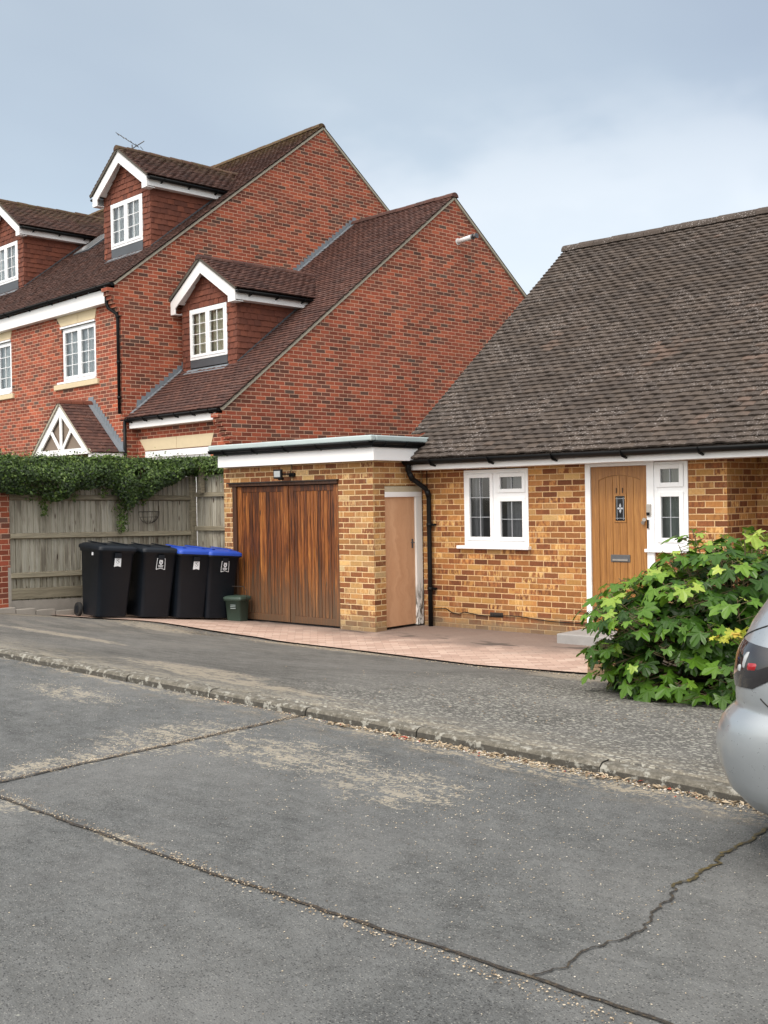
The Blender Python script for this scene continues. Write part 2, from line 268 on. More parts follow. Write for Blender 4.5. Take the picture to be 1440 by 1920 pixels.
def asphalt(name, base, kind):
    def f(g, b):
        p = pos(g); x, y, z = g.sep(p); p2 = g.xyz(x, y, 0.0)
        fine = g.noise(p2, 150, 4, .8); mid = g.noise(p2, 48, 6, .85); med = g.noise(p2, 7, 6, .75); big = g.noise(p2, .9, 5, .65)
        k = g.m('ADD', g.m('ADD', -1.25, g.m('MULTIPLY', fine, 1.6)), g.m('ADD', g.m('MULTIPLY', mid, 1.9), g.m('ADD', g.m('MULTIPLY', g.m('SUBTRACT', med, .5), 1.5), g.m('MULTIPLY', g.m('SUBTRACT', big, .5), 1.2))))
        k = g.m('ADD', k, g.m('ADD', .5, g.m('MULTIPLY', g.m('SUBTRACT', g.noise(g.vm('MULTIPLY', p2, (3, 9, 1)), 1.0, 6, .75), .5), .9)))
        k = g.m('MAXIMUM', k, .12)
        c = g.mix(1.0, (*base, 1), g.xyz(k, k, k), 'MULTIPLY')
        c = g.mix(g.m('MULTIPLY', g.ss(big, .35, .7), .30), c, (.155, .15, .14, 1))
        # aggregate: pale and dark chips
        v = g.vor(p2, 120, 'F1'); vc = g.node('ShaderNodeTexVoronoi', None, {'Scale': 120.0, 'Vector': p2}).outputs[1]; vr = g.sep(vc)[0]
        c = g.mix(g.m('MULTIPLY', g.ss(v, .42, .30), g.m('MULTIPLY', g.ss(vr, .80, .86), .55)), c, (.34, .33, .30, 1))
        c = g.mix(g.m('MULTIPLY', g.ss(v, .5, .35), g.m('MULTIPLY', g.ss(vr, .22, .14), .7)), c, (.028, .028, .03, 1))
        def blob(cx, cy, rx, ry):
            dd = g.m('ADD', g.m('POWER', g.m('DIVIDE', g.m('SUBTRACT', x, cx), rx), 2.0), g.m('POWER', g.m('DIVIDE', g.m('SUBTRACT', y, cy), ry), 2.0))
            return g.ss(dd, 1.15, 0.0)
        def total(bl):
            s = None
            for q in bl:
                v_ = blob(*q); s = v_ if s is None else g.m('MAXIMUM', s, v_)
            return s
        sn = g.noise(g.vm('MULTIPLY', p2, (5.5, 11, 1)), 1.0, 6, .72); sn2 = g.noise(p2, 38, 4, .75)
        thr = g.m('ADD', g.m('MULTIPLY', sn, .62), g.m('MULTIPLY', sn2, .38))
        if kind == 'road':
            s = total([(-5.35, 4.1, .5, .75), (-4.5, 4.3, .85, .42), (-3.7, 4.2, .6, .42), (-6.9, 4.45, .7, .28), (-5.3, 3.3, .2, .6), (-4.9, 2.74, .45, .12), (-4.0, 2.80, .25, .09), (-3.1, 4.98, 2.6, .16), (-7.2, 4.92, 2.2, .10)])
            thr2 = g.m('ADD', g.m('MULTIPLY', sn, .50), g.m('MULTIPLY', sn2, .50))
            tan = g.m('MULTIPLY', g.ss(g.m('ADD', thr2, g.m('MULTIPLY', s, .11)), .595, .64), g.ss(s, .02, .3))
            tan = g.m('MULTIPLY', tan, .62)
            c = g.mix(tan, c, (.43, .38, .29, 1))
            c = g.mix(g.m('MULTIPLY', g.ss(y, 4.6, 5.1), g.m('MULTIPLY', g.ss(thr, .45, .62), .55)), c, (.30, .235, .15, 1))
            y0 = g.ss(y, 1.9, 2.9); c = g.mix(g.m('MULTIPLY', g.ss(g.noise(p2, 1.7, 3), .4, .7), .22), c, (.19, .19, .185, 1))
            w = g.m('MULTIPLY', g.ss(g.noise(p2, 55, 2), .70, .76), g.ss(g.noise(p2, 1.4, 3), .42, .62)); c = g.mix(g.m('MULTIPLY', w, .6), c, (.42, .42, .36, 1))
        else:
            # pale lichen discs on the footway, dense towards the shrub
            pw = g.vm('ADD', p2, g.vm('MULTIPLY', g.xyz(g.noise(p2, 60, 2), g.noise(g.vm('ADD', p2, (5, 5, 5)), 60, 2), 0.0), (.018, .018, 0)))
            vv = g.vor(pw, 24); vv2 = g.vor(g.vm('ADD', pw, (3.1, 1.7, 0)), 38); vcr = g.sep(g.vor(pw, 24, 'F1', 1))[0]
            dens = g.m('ADD', g.m('MULTIPLY', g.ss(x, -8.5, -4.2), .75), g.m('MULTIPLY', g.noise(p2, 1.3, 3), .5))
            sp = g.m('MULTIPLY', g.m('MAXIMUM', g.m('MULTIPLY', g.ss(vv, .38, .30), g.ss(vcr, .35, .45)), g.m('MULTIPLY', g.ss(vv2, .34, .26), .8)), g.ss(g.m('ADD', dens, g.m('MULTIPLY', g.noise(p2, 6, 4, .7), .55)), .82, 1.22))
            c = g.mix(g.m('MULTIPLY', sp, .75), c, (.44, .43, .37, 1))
            s = total([(-9.6, 9.6, 1.8, .35), (-12.0, 9.0, 1.2, .5), (-14.0, 8.2, 1.2, 1.1), (-15.5, 6.6, 2.6, .6), (-7.2, 5.75, 1.2, .28), (-5.8, 9.4, .8, .6), (-10.5, 6.6, 1.6, .22), (-6.4, 5.5, 1.5, .2)])
            tan = g.m('MULTIPLY', g.ss(g.m('ADD', thr, g.m('MULTIPLY', s, .16)), .57, .66), g.ss(s, .02, .5)); c = g.mix(g.m('MULTIPLY', tan, .65), c, (.36, .31, .235, 1))
            c = g.mix(g.m('MULTIPLY', g.ss(y, 5.9, 5.15), g.m('MULTIPLY', g.ss(thr, .42, .6), .6)), c, (.30, .265, .20, 1))
            c = g.mix(g.m('MULTIPLY', g.ss(x, -7.0, -15.0), g.m('MULTIPLY', g.ss(g.noise(g.vm('MULTIPLY', p2, (1, 2.5, 1)), 1.1, 6, .7), .45, .62), .5)), c, (.27, .24, .20, 1))
            w = total([(-15.2, 8.0, 2.0, 1.2), (-11.3, 9.2, .35, .14)]); c = g.mix(g.m('MULTIPLY', w, .6), c, (.07, .062, .05, 1))
        g.put(b.inputs['Base Color'], c); b.inputs['Roughness'].default_value = .93; b.inputs['Specular IOR Level'].default_value = .3
        h = g.m('ADD', g.m('MULTIPLY', fine, .6), g.m('MULTIPLY', g.m('MINIMUM', v, .5), -1.2)); h = g.m('ADD', h, g.m('MULTIPLY', mid, .5))
        g.put(b.inputs['Normal'], g.bump(h, .85, .006))
    return material(name, f)
M['road'] = asphalt('road asphalt', (.114, .118, .116), 'road'); M['foot'] = asphalt('footway asphalt', (.118, .113, .102), 'foot')
def paving(g, b):
    p = pos(g); x, y, z = g.sep(p); a = g.m('ADD', g.m('MULTIPLY', x, .7071), g.m('MULTIPLY', y, .7071)); c_ = g.m('SUBTRACT', g.m('MULTIPLY', y, .7071), g.m('MULTIPLY', x, .7071))
    p2 = g.xyz(a, c_, 0.0); wob = g.noise(p2, 8, 2)
    r = g.m('DIVIDE', c_, .1); row = g.m('FLOOR', r); fy = g.m('SUBTRACT', r, row)
    q = g.m('ADD', g.m('DIVIDE', a, .2), g.m('MULTIPLY', g.m('MODULO', g.m('ADD', row, 1000.0), 2.0), .5)); col = g.m('FLOOR', q); fx = g.m('SUBTRACT', q, col)
    dd = g.m('MINIMUM', g.m('MULTIPLY', g.m('MINIMUM', fx, g.m('SUBTRACT', 1.0, fx)), .2), g.m('MULTIPLY', g.m('MINIMUM', fy, g.m('SUBTRACT', 1.0, fy)), .1))
    mask = g.ss(dd, .0015, .004); rr = g.wn(g.xyz(col, row, 0.0))
    n = g.noise(p2, 40, 4, .7); big = g.noise(p2, 1.5, 4, .6)
    c = g.ramp(g.m('ADD', g.m('MULTIPLY', rr, .5), g.m('MULTIPLY', n, .5)), [(0, (.31, .20, .155)), (.5, (.45, .315, .25)), (1, (.57, .445, .365))])
    c = g.mix(g.m('MULTIPLY', g.m('SUBTRACT', 1.0, mask), .7), c, (.14, .10, .08, 1))
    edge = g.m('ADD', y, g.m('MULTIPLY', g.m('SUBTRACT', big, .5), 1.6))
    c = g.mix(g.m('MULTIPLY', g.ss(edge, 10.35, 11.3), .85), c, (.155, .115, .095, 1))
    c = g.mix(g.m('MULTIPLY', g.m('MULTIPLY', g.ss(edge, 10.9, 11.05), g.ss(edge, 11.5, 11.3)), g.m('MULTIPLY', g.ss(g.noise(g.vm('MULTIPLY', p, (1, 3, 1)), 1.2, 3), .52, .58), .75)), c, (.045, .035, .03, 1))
    g.put(b.inputs['Base Color'], c); b.inputs['Roughness'].default_value = .9
    g.put(b.inputs['Normal'], g.bump(g.m('ADD', mask, g.m('MULTIPLY', n, .5)), .5, .004))
M['paving'] = material('pink block paving', paving)
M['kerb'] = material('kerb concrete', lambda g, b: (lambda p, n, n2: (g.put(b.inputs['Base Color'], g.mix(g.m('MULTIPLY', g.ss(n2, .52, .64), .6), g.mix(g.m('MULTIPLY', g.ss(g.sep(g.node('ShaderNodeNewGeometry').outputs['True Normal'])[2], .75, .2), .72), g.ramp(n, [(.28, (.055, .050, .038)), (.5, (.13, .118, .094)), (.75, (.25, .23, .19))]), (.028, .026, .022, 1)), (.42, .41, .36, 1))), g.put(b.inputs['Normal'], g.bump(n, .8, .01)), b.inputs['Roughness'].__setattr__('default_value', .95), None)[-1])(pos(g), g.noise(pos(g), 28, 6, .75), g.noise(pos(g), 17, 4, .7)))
M['crack'] = material('joint dirt', lambda g, b: (g.put(b.inputs['Base Color'], g.ramp(g.noise(pos(g), 45, 5, .75), [(.3, (.012, .010, .009)), (.52, (.035, .028, .02)), (.66, (.12, .085, .045)), (.8, (.30, .25, .18))])), g.put(b.inputs['Normal'], g.bump(g.noise(pos(g), 90, 3), .9, .01)), None)[-1])
M['mosscrack'] = material('mossy crack', lambda g, b: (g.put(b.inputs['Base Color'], g.ramp(g.noise(pos(g), 30, 5, .75), [(.3, (.02, .016, .01)), (.5, (.06, .045, .015)), (.7, (.20, .14, .03))])), None)[-1])
M['field'] = plain('rough ground', (.12, .11, .08), .95, 0, 3, .3)

# ------------------------------------------------------------ mesh helper
ORG = {}
class MB:
    def __init__(s): s.v = []; s.f = []; s.t = []; s.sm = []
    def add(s, vs, fs, tint=.5, smooth=False):
        o = len(s.v); s.v += [tuple(q) for q in vs]
        for f in fs: s.f.append(tuple(o+i for i in f)); s.t.append(tint); s.sm.append(smooth)
        return s
    def box(s, x0, x1, y0, y1, z0, z1, tint=.5):
        x0, x1 = min(x0, x1), max(x0, x1); y0, y1 = min(y0, y1), max(y0, y1); z0, z1 = min(z0, z1), max(z0, z1)
        return s.add([(x0, y0, z0), (x1, y0, z0), (x1, y1, z0), (x0, y1, z0), (x0, y0, z1), (x1, y0, z1), (x1, y1, z1), (x0, y1, z1)],
                     [(0, 3, 2, 1), (4, 5, 6, 7), (0, 1, 5, 4), (1, 2, 6, 5), (2, 3, 7, 6), (3, 0, 4, 7)], tint)
    def poly(s, pts, tint=.5): return s.add(pts, [tuple(range(len(pts)))], tint)
    def prism(s, pts, vec, tint=.5):
        n = len(pts); v = Vector(vec); P = [Vector(p) for p in pts]
        nrm = Vector((0, 0, 0))
        for i in range(n): nrm += P[i].cross(P[(i+1) % n])
        if nrm.dot(v) > 0: P = P[::-1]
        return s.add(P+[p+v for p in P], [tuple(range(n)), tuple(range(2*n-1, n-1, -1))]+[(i, i+n, (i+1) % n+n, (i+1) % n) for i in range(n)], tint)
    def bar(s, p, q, w, h, upv=(0, 0, 1), tint=.5):
        p, q, upv = Vector(p), Vector(q), Vector(upv); d = (q-p).normalized(); sd_ = d.cross(upv).normalized()*w/2; u_ = sd_.cross(d).normalized()*h/2
        vs = [p-sd_-u_, p+sd_-u_, p+sd_+u_, p-sd_+u_, q-sd_-u_, q+sd_-u_, q+sd_+u_, q-sd_+u_]
        return s.add(vs, [(0, 1, 2, 3), (7, 6, 5, 4), (0, 4, 5, 1), (1, 5, 6, 2), (2, 6, 7, 3), (3, 7, 4, 0)], tint)
    def tube(s, pts, r, seg=10, tint=.5, rs=None):
        P = [Vector(p) for p in pts]; n = len(P); rings = []
        ref = None
        for i in range(n):
            d = (P[min(i+1, n-1)]-P[max(i-1, 0)]).normalized()
            if ref is None: ref = Vector((0, 0, 1)) if abs(d.z) < .9 else Vector((1, 0, 0))
            a = d.cross(ref).normalized(); b = a.cross(d).normalized(); ref = b
            rr = rs[i] if rs else r
            rings.append([P[i]+(a*math.cos(2*math.pi*k/seg)+b*math.sin(2*math.pi*k/seg))*rr for k in range(seg)])
        o = len(s.v); s.v += [tuple(q) for rg in rings for q in rg]
        for i in range(n-1):
            for k in range(seg):
                k2 = (k+1) % seg; s.f.append((o+i*seg+k, o+(i+1)*seg+k, o+(i+1)*seg+k2, o+i*seg+k2)); s.t.append(tint); s.sm.append(True)
        s.f.append(tuple(o+k for k in range(seg))); s.f.append(tuple(o+(n-1)*seg+k for k in reversed(range(seg)))); s.t += [tint]*2; s.sm += [False]*2
        return s
    def build(s, name, mat, parent=None, bevel=0, seg=2, org=None):
        if parent is not None: org = ORG.get(parent.name, Vector((0, 0, 0)))
        elif org is None: org = Vector((0, 0, 0))
        org = Vector(org)
        me = bpy.data.meshes.new(name); V = [Vector(q) for q in s.v]
        me.from_pydata([tuple(q-org) for q in V], [], s.f); me.update()
        ul = me.uv_layers.new(name='UVMap'); data = [0.0]*(2*len(me.loops))
        for p in me.polygons:
            nm = p.normal
            if abs(nm.z) > .92: t_, b_ = Vector((1, 0, 0)), Vector((0, 1, 0))
            else: t_ = Vector((-nm.y, nm.x, 0)).normalized(); b_ = nm.cross(t_)
            for li in p.loop_indices:
                q = V[me.loops[li].vertex_index]; data[2*li] = q.dot(t_); data[2*li+1] = q.dot(b_)
        ul.data.foreach_set('uv', data)
        at = me.attributes.new('tint', 'FLOAT', 'FACE'); at.data.foreach_set('value', s.t)
        me.polygons.foreach_set('use_smooth', s.sm)
        me.materials.append(M[mat]); o = bpy.data.objects.new(name, me); COL.objects.link(o)
        ORG[o.name] = org
        if parent is not None: o.parent = parent
        else: o.location = org
        if bevel:
            bv = o.modifiers.new('bevel', 'BEVEL'); bv.width = bevel; bv.segments = seg; bv.limit_method = 'ANGLE'; bv.angle_limit = rad(35)
        return o
def tag(o, label=None, cat=None, group=None, kind=None):
    for k, v in (('label', label), ('category', cat), ('group', group), ('kind', kind)):
        if v: o[k] = v
    return o
def thing(name, label, cat, org=(0, 0, 0), rz=0, group=None, loc=None):
    o = bpy.data.objects.new(name, None); COL.objects.link(o); o.empty_display_size = .3
    org = Vector(org); ORG[o.name] = org
    o.location = loc if loc is not None else Matrix.Rotation(rz, 3, 'Z') @ org; o.rotation_euler = (0, 0, rz)
    return tag(o, label, cat, group)
def copy_tree(o, parent=None):
    c = o.copy(); COL.objects.link(c)
    if parent is not None: c.parent = parent
    for ch in [q for q in bpy.data.objects if q.parent == o]: copy_tree(ch, c)
    return c

# tiles laid on any plane: O lower-left corner, U along, S up the slope, N outward
def tiles(mb, O, U, S, N, width, length, tw, gauge, skip=None, th=.014, camber=.004, jit=1.0, lift=.004, row0=0):
    O, U, S, N = Vector(O), Vector(U).normalized(), Vector(S).normalized(), Vector(N).normalized()
    rows = int(length/gauge+.5); L = gauge*1.5
    for r in range(rows):
        s0 = r*gauge; off = -(tw/2 if (r+row0) % 2 else 0) - R.uniform(0, .006)
        c = 0
        while off < width-.005:
            a, b = max(off, 0), min(off+tw, width); off += tw
            if b-a < .015: continue
            uc = (a+b)/2
            if skip and skip(uc, s0+gauge/2): continue
            t = R.random(); ds = R.gauss(0, .0022)*jit; dn = R.gauss(0, .0016)*jit; tl = R.gauss(0, .0016)*jit
            cb = camber*R.uniform(.4, 1.5); g_ = .0012
            vs = []
            for q, (k, cc) in enumerate(((0, 0), (.33, .9), (.67, .9), (1, 0))):
                u_ = a+g_+(b-a-2*g_)*k; h = th*1.25+lift+cb*cc+dn+tl*(k-.5)*2
                base = O+U*u_
                vs += [base+S*(s0+ds)+N*h, base+S*(min(s0+L, length+gauge*.2))+N*(.004+cb*cc), base+S*(s0+ds)+N*(h-th+cb*cc*.2)]
            fs = []
            for q in range(3):
                i, j = q*3, q*3+3; fs += [(i, j, j+1, i+1), (i+2, j+2, j, i)]
            fs += [(0, 1, 2), (11, 10, 9)]
            mb.add(vs, fs, t)
    return mb

# wall in plane y=Y facing -y with rectangular holes and reveals
def wall_front(mb, x0, x1, z0, z1, Y, holes, depth=.1):
    xs = sorted({x0, x1, *[h[0] for h in holes], *[h[1] for h in holes]}); zs = sorted({z0, z1, *[h[2] for h in holes], *[h[3] for h in holes]})
    for i in range(len(xs)-1):
        for j in range(len(zs)-1):
            cx, cz = (xs[i]+xs[i+1])/2, (zs[j]+zs[j+1])/2
            if any(h[0] < cx < h[1] and h[2] < cz < h[3] for h in holes): continue
            mb.poly([(xs[i], Y, zs[j]), (xs[i+1], Y, zs[j]), (xs[i+1], Y, zs[j+1]), (xs[i], Y, zs[j+1])])
    for a, b, c, d_ in holes:
        y2 = Y+depth
        mb.poly([(a, Y, c), (a, Y, d_), (a, y2, d_), (a, y2, c)]); mb.poly([(b, Y, c), (b, y2, c), (b, y2, d_), (b, Y, d_)])
        mb.poly([(a, Y, d_), (b, Y, d_), (b, y2, d_), (a, y2, d_)]); mb.poly([(a, Y, c), (a, y2, c), (b, y2, c), (b, Y, c)])

# window facing -y: lights = list of (x0,x1,z0,z1,cols,rows) glass rectangles with sash around
def window(parent, x0, x1, z0, z1, Y, lights, curt='net', frame='white', bars=True, sash=.045, room=True, opencurt=None, barmat='white', bar=.013, flat=False):
    w = MB()
    w.box(x0, x0+.045, Y, Y+.07, z0, z1); w.box(x1-.045, x1, Y, Y+.07, z0, z1)
    w.box(x0+.045, x1-.045, Y, Y+.07, z1-.045, z1); w.box(x0+.045, x1-.045, Y, Y+.07, z0, z0+.05)
    fr = w.build('window_frame' if flat else 'window', frame, parent, .004)
    if flat: fr = parent
    mu = MB(); wall_front(mu, x0+.04, x1-.04, z0+.04, z1-.04, Y+.006, [(a-.01, b+.01, c-.01, d_+.01) for (a, b, c, d_, _, _) in lights], .04); mu.build('mullion', frame, fr)
    sa = MB()
    for (a, b, c, d_, nc, nr) in lights:
        y0, y1 = Y-.012, Y+.04
        sa.box(a-sash, a, y0, y1, c-sash, d_+sash); sa.box(b, b+sash, y0, y1, c-sash, d_+sash)
        sa.box(a, b, y0, y1, d_, d_+sash); sa.box(a, b, y0, y1, c-sash, c)
        p = MB(); p.poly([(a, Y+.02, c), (b, Y+.02, c), (b, Y+.02, d_), (a, Y+.02, d_)]); p.build('pane', 'glass', fr)
    sa.build('sash', frame, fr, .004)
    if bars:
        gb = MB()
        for (a, b, c, d_, nc, nr) in lights:
            for i in range(1, nc): xx = a+(b-a)*i/nc; gb.box(xx-bar/2, xx+bar/2, Y+.004, Y+.018, c, d_)
            for i in range(1, nr): zz = c+(d_-c)*i/nr; gb.box(a, b, Y+.006, Y+.017, zz-bar/2, zz+bar/2)
        gb.build('glazing_bars', barmat, fr)
    if room:
        r_ = MB(); r_.add([(x0, Y+.07, z0), (x1, Y+.07, z0), (x1, Y+.07, z1), (x0, Y+.07, z1), (x0-.1, Y+1.0, z0-.1), (x1+.1, Y+1.0, z0-.1), (x1+.1, Y+1.0, z1+.1), (x0-.1, Y+1.0, z1+.1)],
                          [(4, 5, 6, 7), (0, 1, 5, 4), (1, 2, 6, 5), (2, 3, 7, 6), (3, 0, 4, 7)]); r_.build('room_lining', 'room', fr)
    if curt:
        cu = MB()
        for (a, b) in (opencurt or [(x0+.02, x1-.02)]):
            n = max(6, int((b-a)/.03)); ph = R.random()*6
            for i in range(n):
                xa, xb = a+(b-a)*i/n, a+(b-a)*(i+1)/n; f = lambda x: Y+.10+.010*math.sin(x*52+ph)
                cu.add([(xa, f(xa), z0), (xb, f(xb), z0), (xb, f(xb), z1), (xa, f(xa), z1)], [(0, 1, 2, 3)], .5, True)
        cu.build('curtain', curt, fr)
    return fr

# ------------------------------------------------------------ terrain
def zroad(x): x = max(-45, min(14, x)); return .25-.032*x
KY0, KY1, KH = 5.12, 5.235, .056
def ko(x): return -.035*max(0, min(9, -x-3))
ET = [(-40, 8.4), (-16, 8.5), (-14.1, 8.72), (-13.4, 9.0), (-12.6, 9.45), (-11, 9.85), (-9, 9.76), (-7.2, 9.62), (-6, 9.8), (20, 9.8)]
def yE(x):
    for (a, b), (c, d_) in zip(ET, ET[1:]):
        if a <= x <= c: return b+(d_-b)*(x-a)/(c-a)
    return 9.8
def sstep(a, b, x): t = max(0, min(1, (x-a)/(b-a))); return t*t*(3-2*t)
def zpave(x, y): return .015+sstep(-10.3, -13.0, x)*max(0, 11.3-y)*.092
def zfoot(x, y):
    e = yE(x); k1 = KY1+ko(x); t = max(0, min(1, (y-k1)/(e-k1))); return (zroad(x)+KH)*(1-t)+(zpave(x, e)-.012)*t + .012*math.sin(x*1.7)*math.sin(math.pi*t)
def ground(x, y):
    if y < KY0+ko(x): return zroad(x)
    if y < KY1+ko(x): return zroad(x)+KH
    return zfoot(x, y) if y < yE(x) else zpave(x, y)
def grid(name, mat, xs, ys, zf, label=None):
    mb = MB(); nx, ny = len(xs), len(ys)
    vs = [(x, y(x) if callable(y) else y, 0) for y in ys for x in xs]; vs = [(a, b, zf(a, b)) for a, b, c in vs]
    mb.add(vs, [(j*nx+i, j*nx+i+1, (j+1)*nx+i+1, (j+1)*nx+i) for j in range(ny-1) for i in range(nx-1)], .5, True)
    o = mb.build(name, mat); tag(o, kind='structure'); return o
def lin(a, b, n): return [a+(b-a)*i/n for i in range(n+1)]
XS = [-45, -35, -28]+lin(-24, 2, 104)+[5, 9, 14]
grid('road', 'road', XS, lin(-14, 4.55, 58)+[lambda x: KY0+ko(x)-.2, lambda x: KY0+ko(x)+.02], lambda x, y: zroad(x)+.004*mnoise.noise(Vector((x*.8, y*.8, 0))))
grid('pavement', 'foot', XS, [lambda x: KY1+ko(x)-.018, lambda x: KY1+ko(x)-.012]+[(lambda x, t=t: KY1+ko(x)+(yE(x)-KY1-ko(x))*t+(.012*mnoise.noise(Vector((x*5, 3, 0))) if t == 1 else 0)) for t in lin(.04, 1, 24)]+[lambda x: yE(x)+.04], lambda x, y: zfoot(x, y)+.006*min(1, max(0, (y-KY1-ko(x))*2))*mnoise.noise(Vector((x*1.3, y*1.3, 2)))+.004*max(0, 1-(y-KY1-ko(x))*8)-(.02 if y > yE(x)+.02 else 0)-(.06 if y < KY1+ko(x)-.014 else 0))
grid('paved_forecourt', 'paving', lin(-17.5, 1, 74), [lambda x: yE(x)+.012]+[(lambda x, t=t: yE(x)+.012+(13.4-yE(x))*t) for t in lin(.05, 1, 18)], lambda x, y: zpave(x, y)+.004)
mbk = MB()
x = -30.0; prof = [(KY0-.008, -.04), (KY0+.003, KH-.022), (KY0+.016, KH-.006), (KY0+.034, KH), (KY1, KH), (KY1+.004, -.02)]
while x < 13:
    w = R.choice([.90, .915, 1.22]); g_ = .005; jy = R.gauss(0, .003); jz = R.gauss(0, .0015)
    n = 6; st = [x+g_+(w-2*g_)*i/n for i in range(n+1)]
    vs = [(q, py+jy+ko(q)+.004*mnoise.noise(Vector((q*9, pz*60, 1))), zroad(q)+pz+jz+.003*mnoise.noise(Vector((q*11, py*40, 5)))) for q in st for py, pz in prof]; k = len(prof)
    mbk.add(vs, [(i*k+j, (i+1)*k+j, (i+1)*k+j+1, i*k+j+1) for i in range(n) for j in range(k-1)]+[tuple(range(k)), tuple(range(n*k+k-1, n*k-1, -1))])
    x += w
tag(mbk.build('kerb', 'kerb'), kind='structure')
gm = MB(); gx = [-600, -200, -80, -45, -30, -20, -10, 0, 14, 40, 120, 600]; gy = [-600, -150, -40, -14, 0, 5, 9, 14, 20, 60, 200, 600]
def gz(x, y): return zroad(x)-.25 if y < 9 else -.12
gm.add([(a, b, gz(a, b)) for b in gy for a in gx], [(j*12+i, j*12+i+1, (j+1)*12+i+1, (j+1)*12+i) for j in range(11) for i in range(11)]); tag(gm.build('ground', 'field'), kind='structure')

def ribbon(name, pts, w0, zf, mat, label=None, step=.04, jag=.35, hgt=.004, wander=.012, jit=.0015):
    P = [Vector(p) for p in pts]; out = []
    for a, b in zip(P, P[1:]):
        n = max(1, int((b-a).length/step)); out += [a+(b-a)*i/n for i in range(n)]
    out.append(P[-1]); vs = []; n = len(out)
    for i, p in enumerate(out):
        d_ = (out[min(i+1, n-1)]-out[max(i-1, 0)]).normalized(); s_ = Vector((-d_.y, d_.x))
        c = p+s_*(wander*mnoise.noise(Vector((i*.18, 1.3, 0)))+R.gauss(0, jit))
        w1 = w0*(.55+jag*R.random()+.6*abs(mnoise.noise(Vector((i*.11, 4, 0))))); w2 = w0*(.55+jag*R.random()+.6*abs(mnoise.noise(Vector((i*.13, 8, 0)))))
        for q in (c+s_*w1, c-s_*w2): vs.append((q.x, q.y, zf(q.x, q.y)+hgt))
    mb = MB(); mb.add(vs, [(2*i, 2*i+1, 2*i+3, 2*i+2) for i in range(n-1)]); return mb.build(name, mat)
zr = lambda x, y: zroad(x)+.004*mnoise.noise(Vector((x*.8, y*.8, 0)))+.002
tag(ribbon('road_joint', [(-20, 2.74), (-8, 2.76), (-4.9, 2.76), (-3.4, 2.79), (-2.5, 2.84), (-1.9, 2.87), (-1.5, 2.88), (4, 2.9)], .010, zr, 'crack', step=.022, jag=.5), kind='structure')
tag(ribbon('road_joint', [(-5.2, 5.05), (-5.19, 4.13), (-5.17, 2.78)], .010, zr, 'crack', step=.022, jag=.5, hgt=.005), kind='structure')
CR = [(-1.946, 2.869), (-1.93, 3.0), (-1.945, 3.14), (-1.905, 3.28), (-1.894, 3.43), (-1.94, 3.60), (-1.935, 3.75), (-1.99, 3.86), (-1.982, 3.96), (-1.995, 4.08), (-1.984, 4.2), (-2.03, 4.38), (-2.014, 4.57), (-2.02, 4.81), (-2.0, 5.0)]
tag(ribbon('road_crack', CR[:8], .0035, zr, 'crack', step=.018, jag=1.0, wander=.03, jit=.005), kind='structure')
tag(ribbon('road_crack', CR[7:], .006, zr, 'mosscrack', step=.018, jag=1.3, wander=.03, jit=.006), kind='structure')
tag(ribbon('pavement_crack', [(-3.62, 7.2), (-3.9, 6.95), (-4.25, 6.7), (-4.6, 6.55)], .004, lambda x, y: zfoot(x, y)+.004, 'crack', step=.02, jag=.8), kind='structure')
tag(ribbon('pavement_crack', [(-9.1, 9.55), (-9.4, 9.35), (-9.9, 9.28), (-10.2, 9.05)], .006, lambda x, y: zfoot(x, y)+.004, 'crack', step=.02, jag=.8), kind='structure')
# loose chips
def chips(name, n, pf, size, zf, tint=lambda: R.random()):
    mb = MB()
    for _ in range(n):
        p = pf()
        if p is None: continue
        s_ = size*R.uniform(.4, 1.4); a = R.random()*6.28; h = s_*R.uniform(.15, .5); z = zf(p[0], p[1]); e = R.uniform(.4, 1)
        ca, sa = math.cos(a)*s_, math.sin(a)*s_
        vs = [(p[0]+ca, p[1]+sa, z), (p[0]-sa*e, p[1]+ca*e, z+.3*h), (p[0]-ca, p[1]-sa, z), (p[0]+sa*e, p[1]-ca*e, z), (p[0], p[1], z+h+.001)]
        mb.add(vs, [(0, 1, 4), (1, 2, 4), (2, 3, 4), (3, 0, 4)], tint())
    o = mb.build(name, 'chips'); tag(o, kind='stuff'); return o
def pk():
    x = R.uniform(-6.2, -.8); k = abs(R.gauss(0, .028 if x < -4.5 else .05)); dens = .25+.75*sstep(-5.4, -4.2, x)
    return (x, KY0+ko(x)-.012-k) if R.random() < dens else None
chips('kerbside_debris', 3000, pk, .0075, lambda x, y: zr(x, y)+.001, lambda: R.choice([.1, .3, .45, .6, .7, .8, .85, .93, .6, .55]) if R.random() > .02 else 1)
def pj():
    if R.random() < .45: y = R.uniform(2.8, 5.0); return (-5.19+R.gauss(0, .02)-.012, y)
    return (R.uniform(-6, -.6), 2.80+R.gauss(0, .022))
o = chips('joint_grit', 2600, pj, .0045, lambda x, y: zr(x, y)+.004, lambda: R.choice([.1, .2, .3, .5, .7, .8]))
cl_ = [(-5.3, 4.1, .25, .4), (-4.6, 4.3, .4, .25), (-4.0, 4.35, .35, .22), (-3.5, 4.0, .4, .3), (-5.35, 3.4, .1, .4), (-3.0, 4.5, .6, .25), (-2.5, 3.6, .5, .4), (-6.9, 4.5, .5, .12)]
def ps():
    if R.random() < .25: return (R.uniform(-8, -.8), R.uniform(1.6, 5))
    c = R.choice(cl_); return (R.gauss(c[0], c[2]), min(5.0, R.gauss(c[1], c[3])))
chips('scattered_grit', 3200, ps, .0040, zr, lambda: R.choice([.1, .5, .7, .8, .9, .85, .75]))
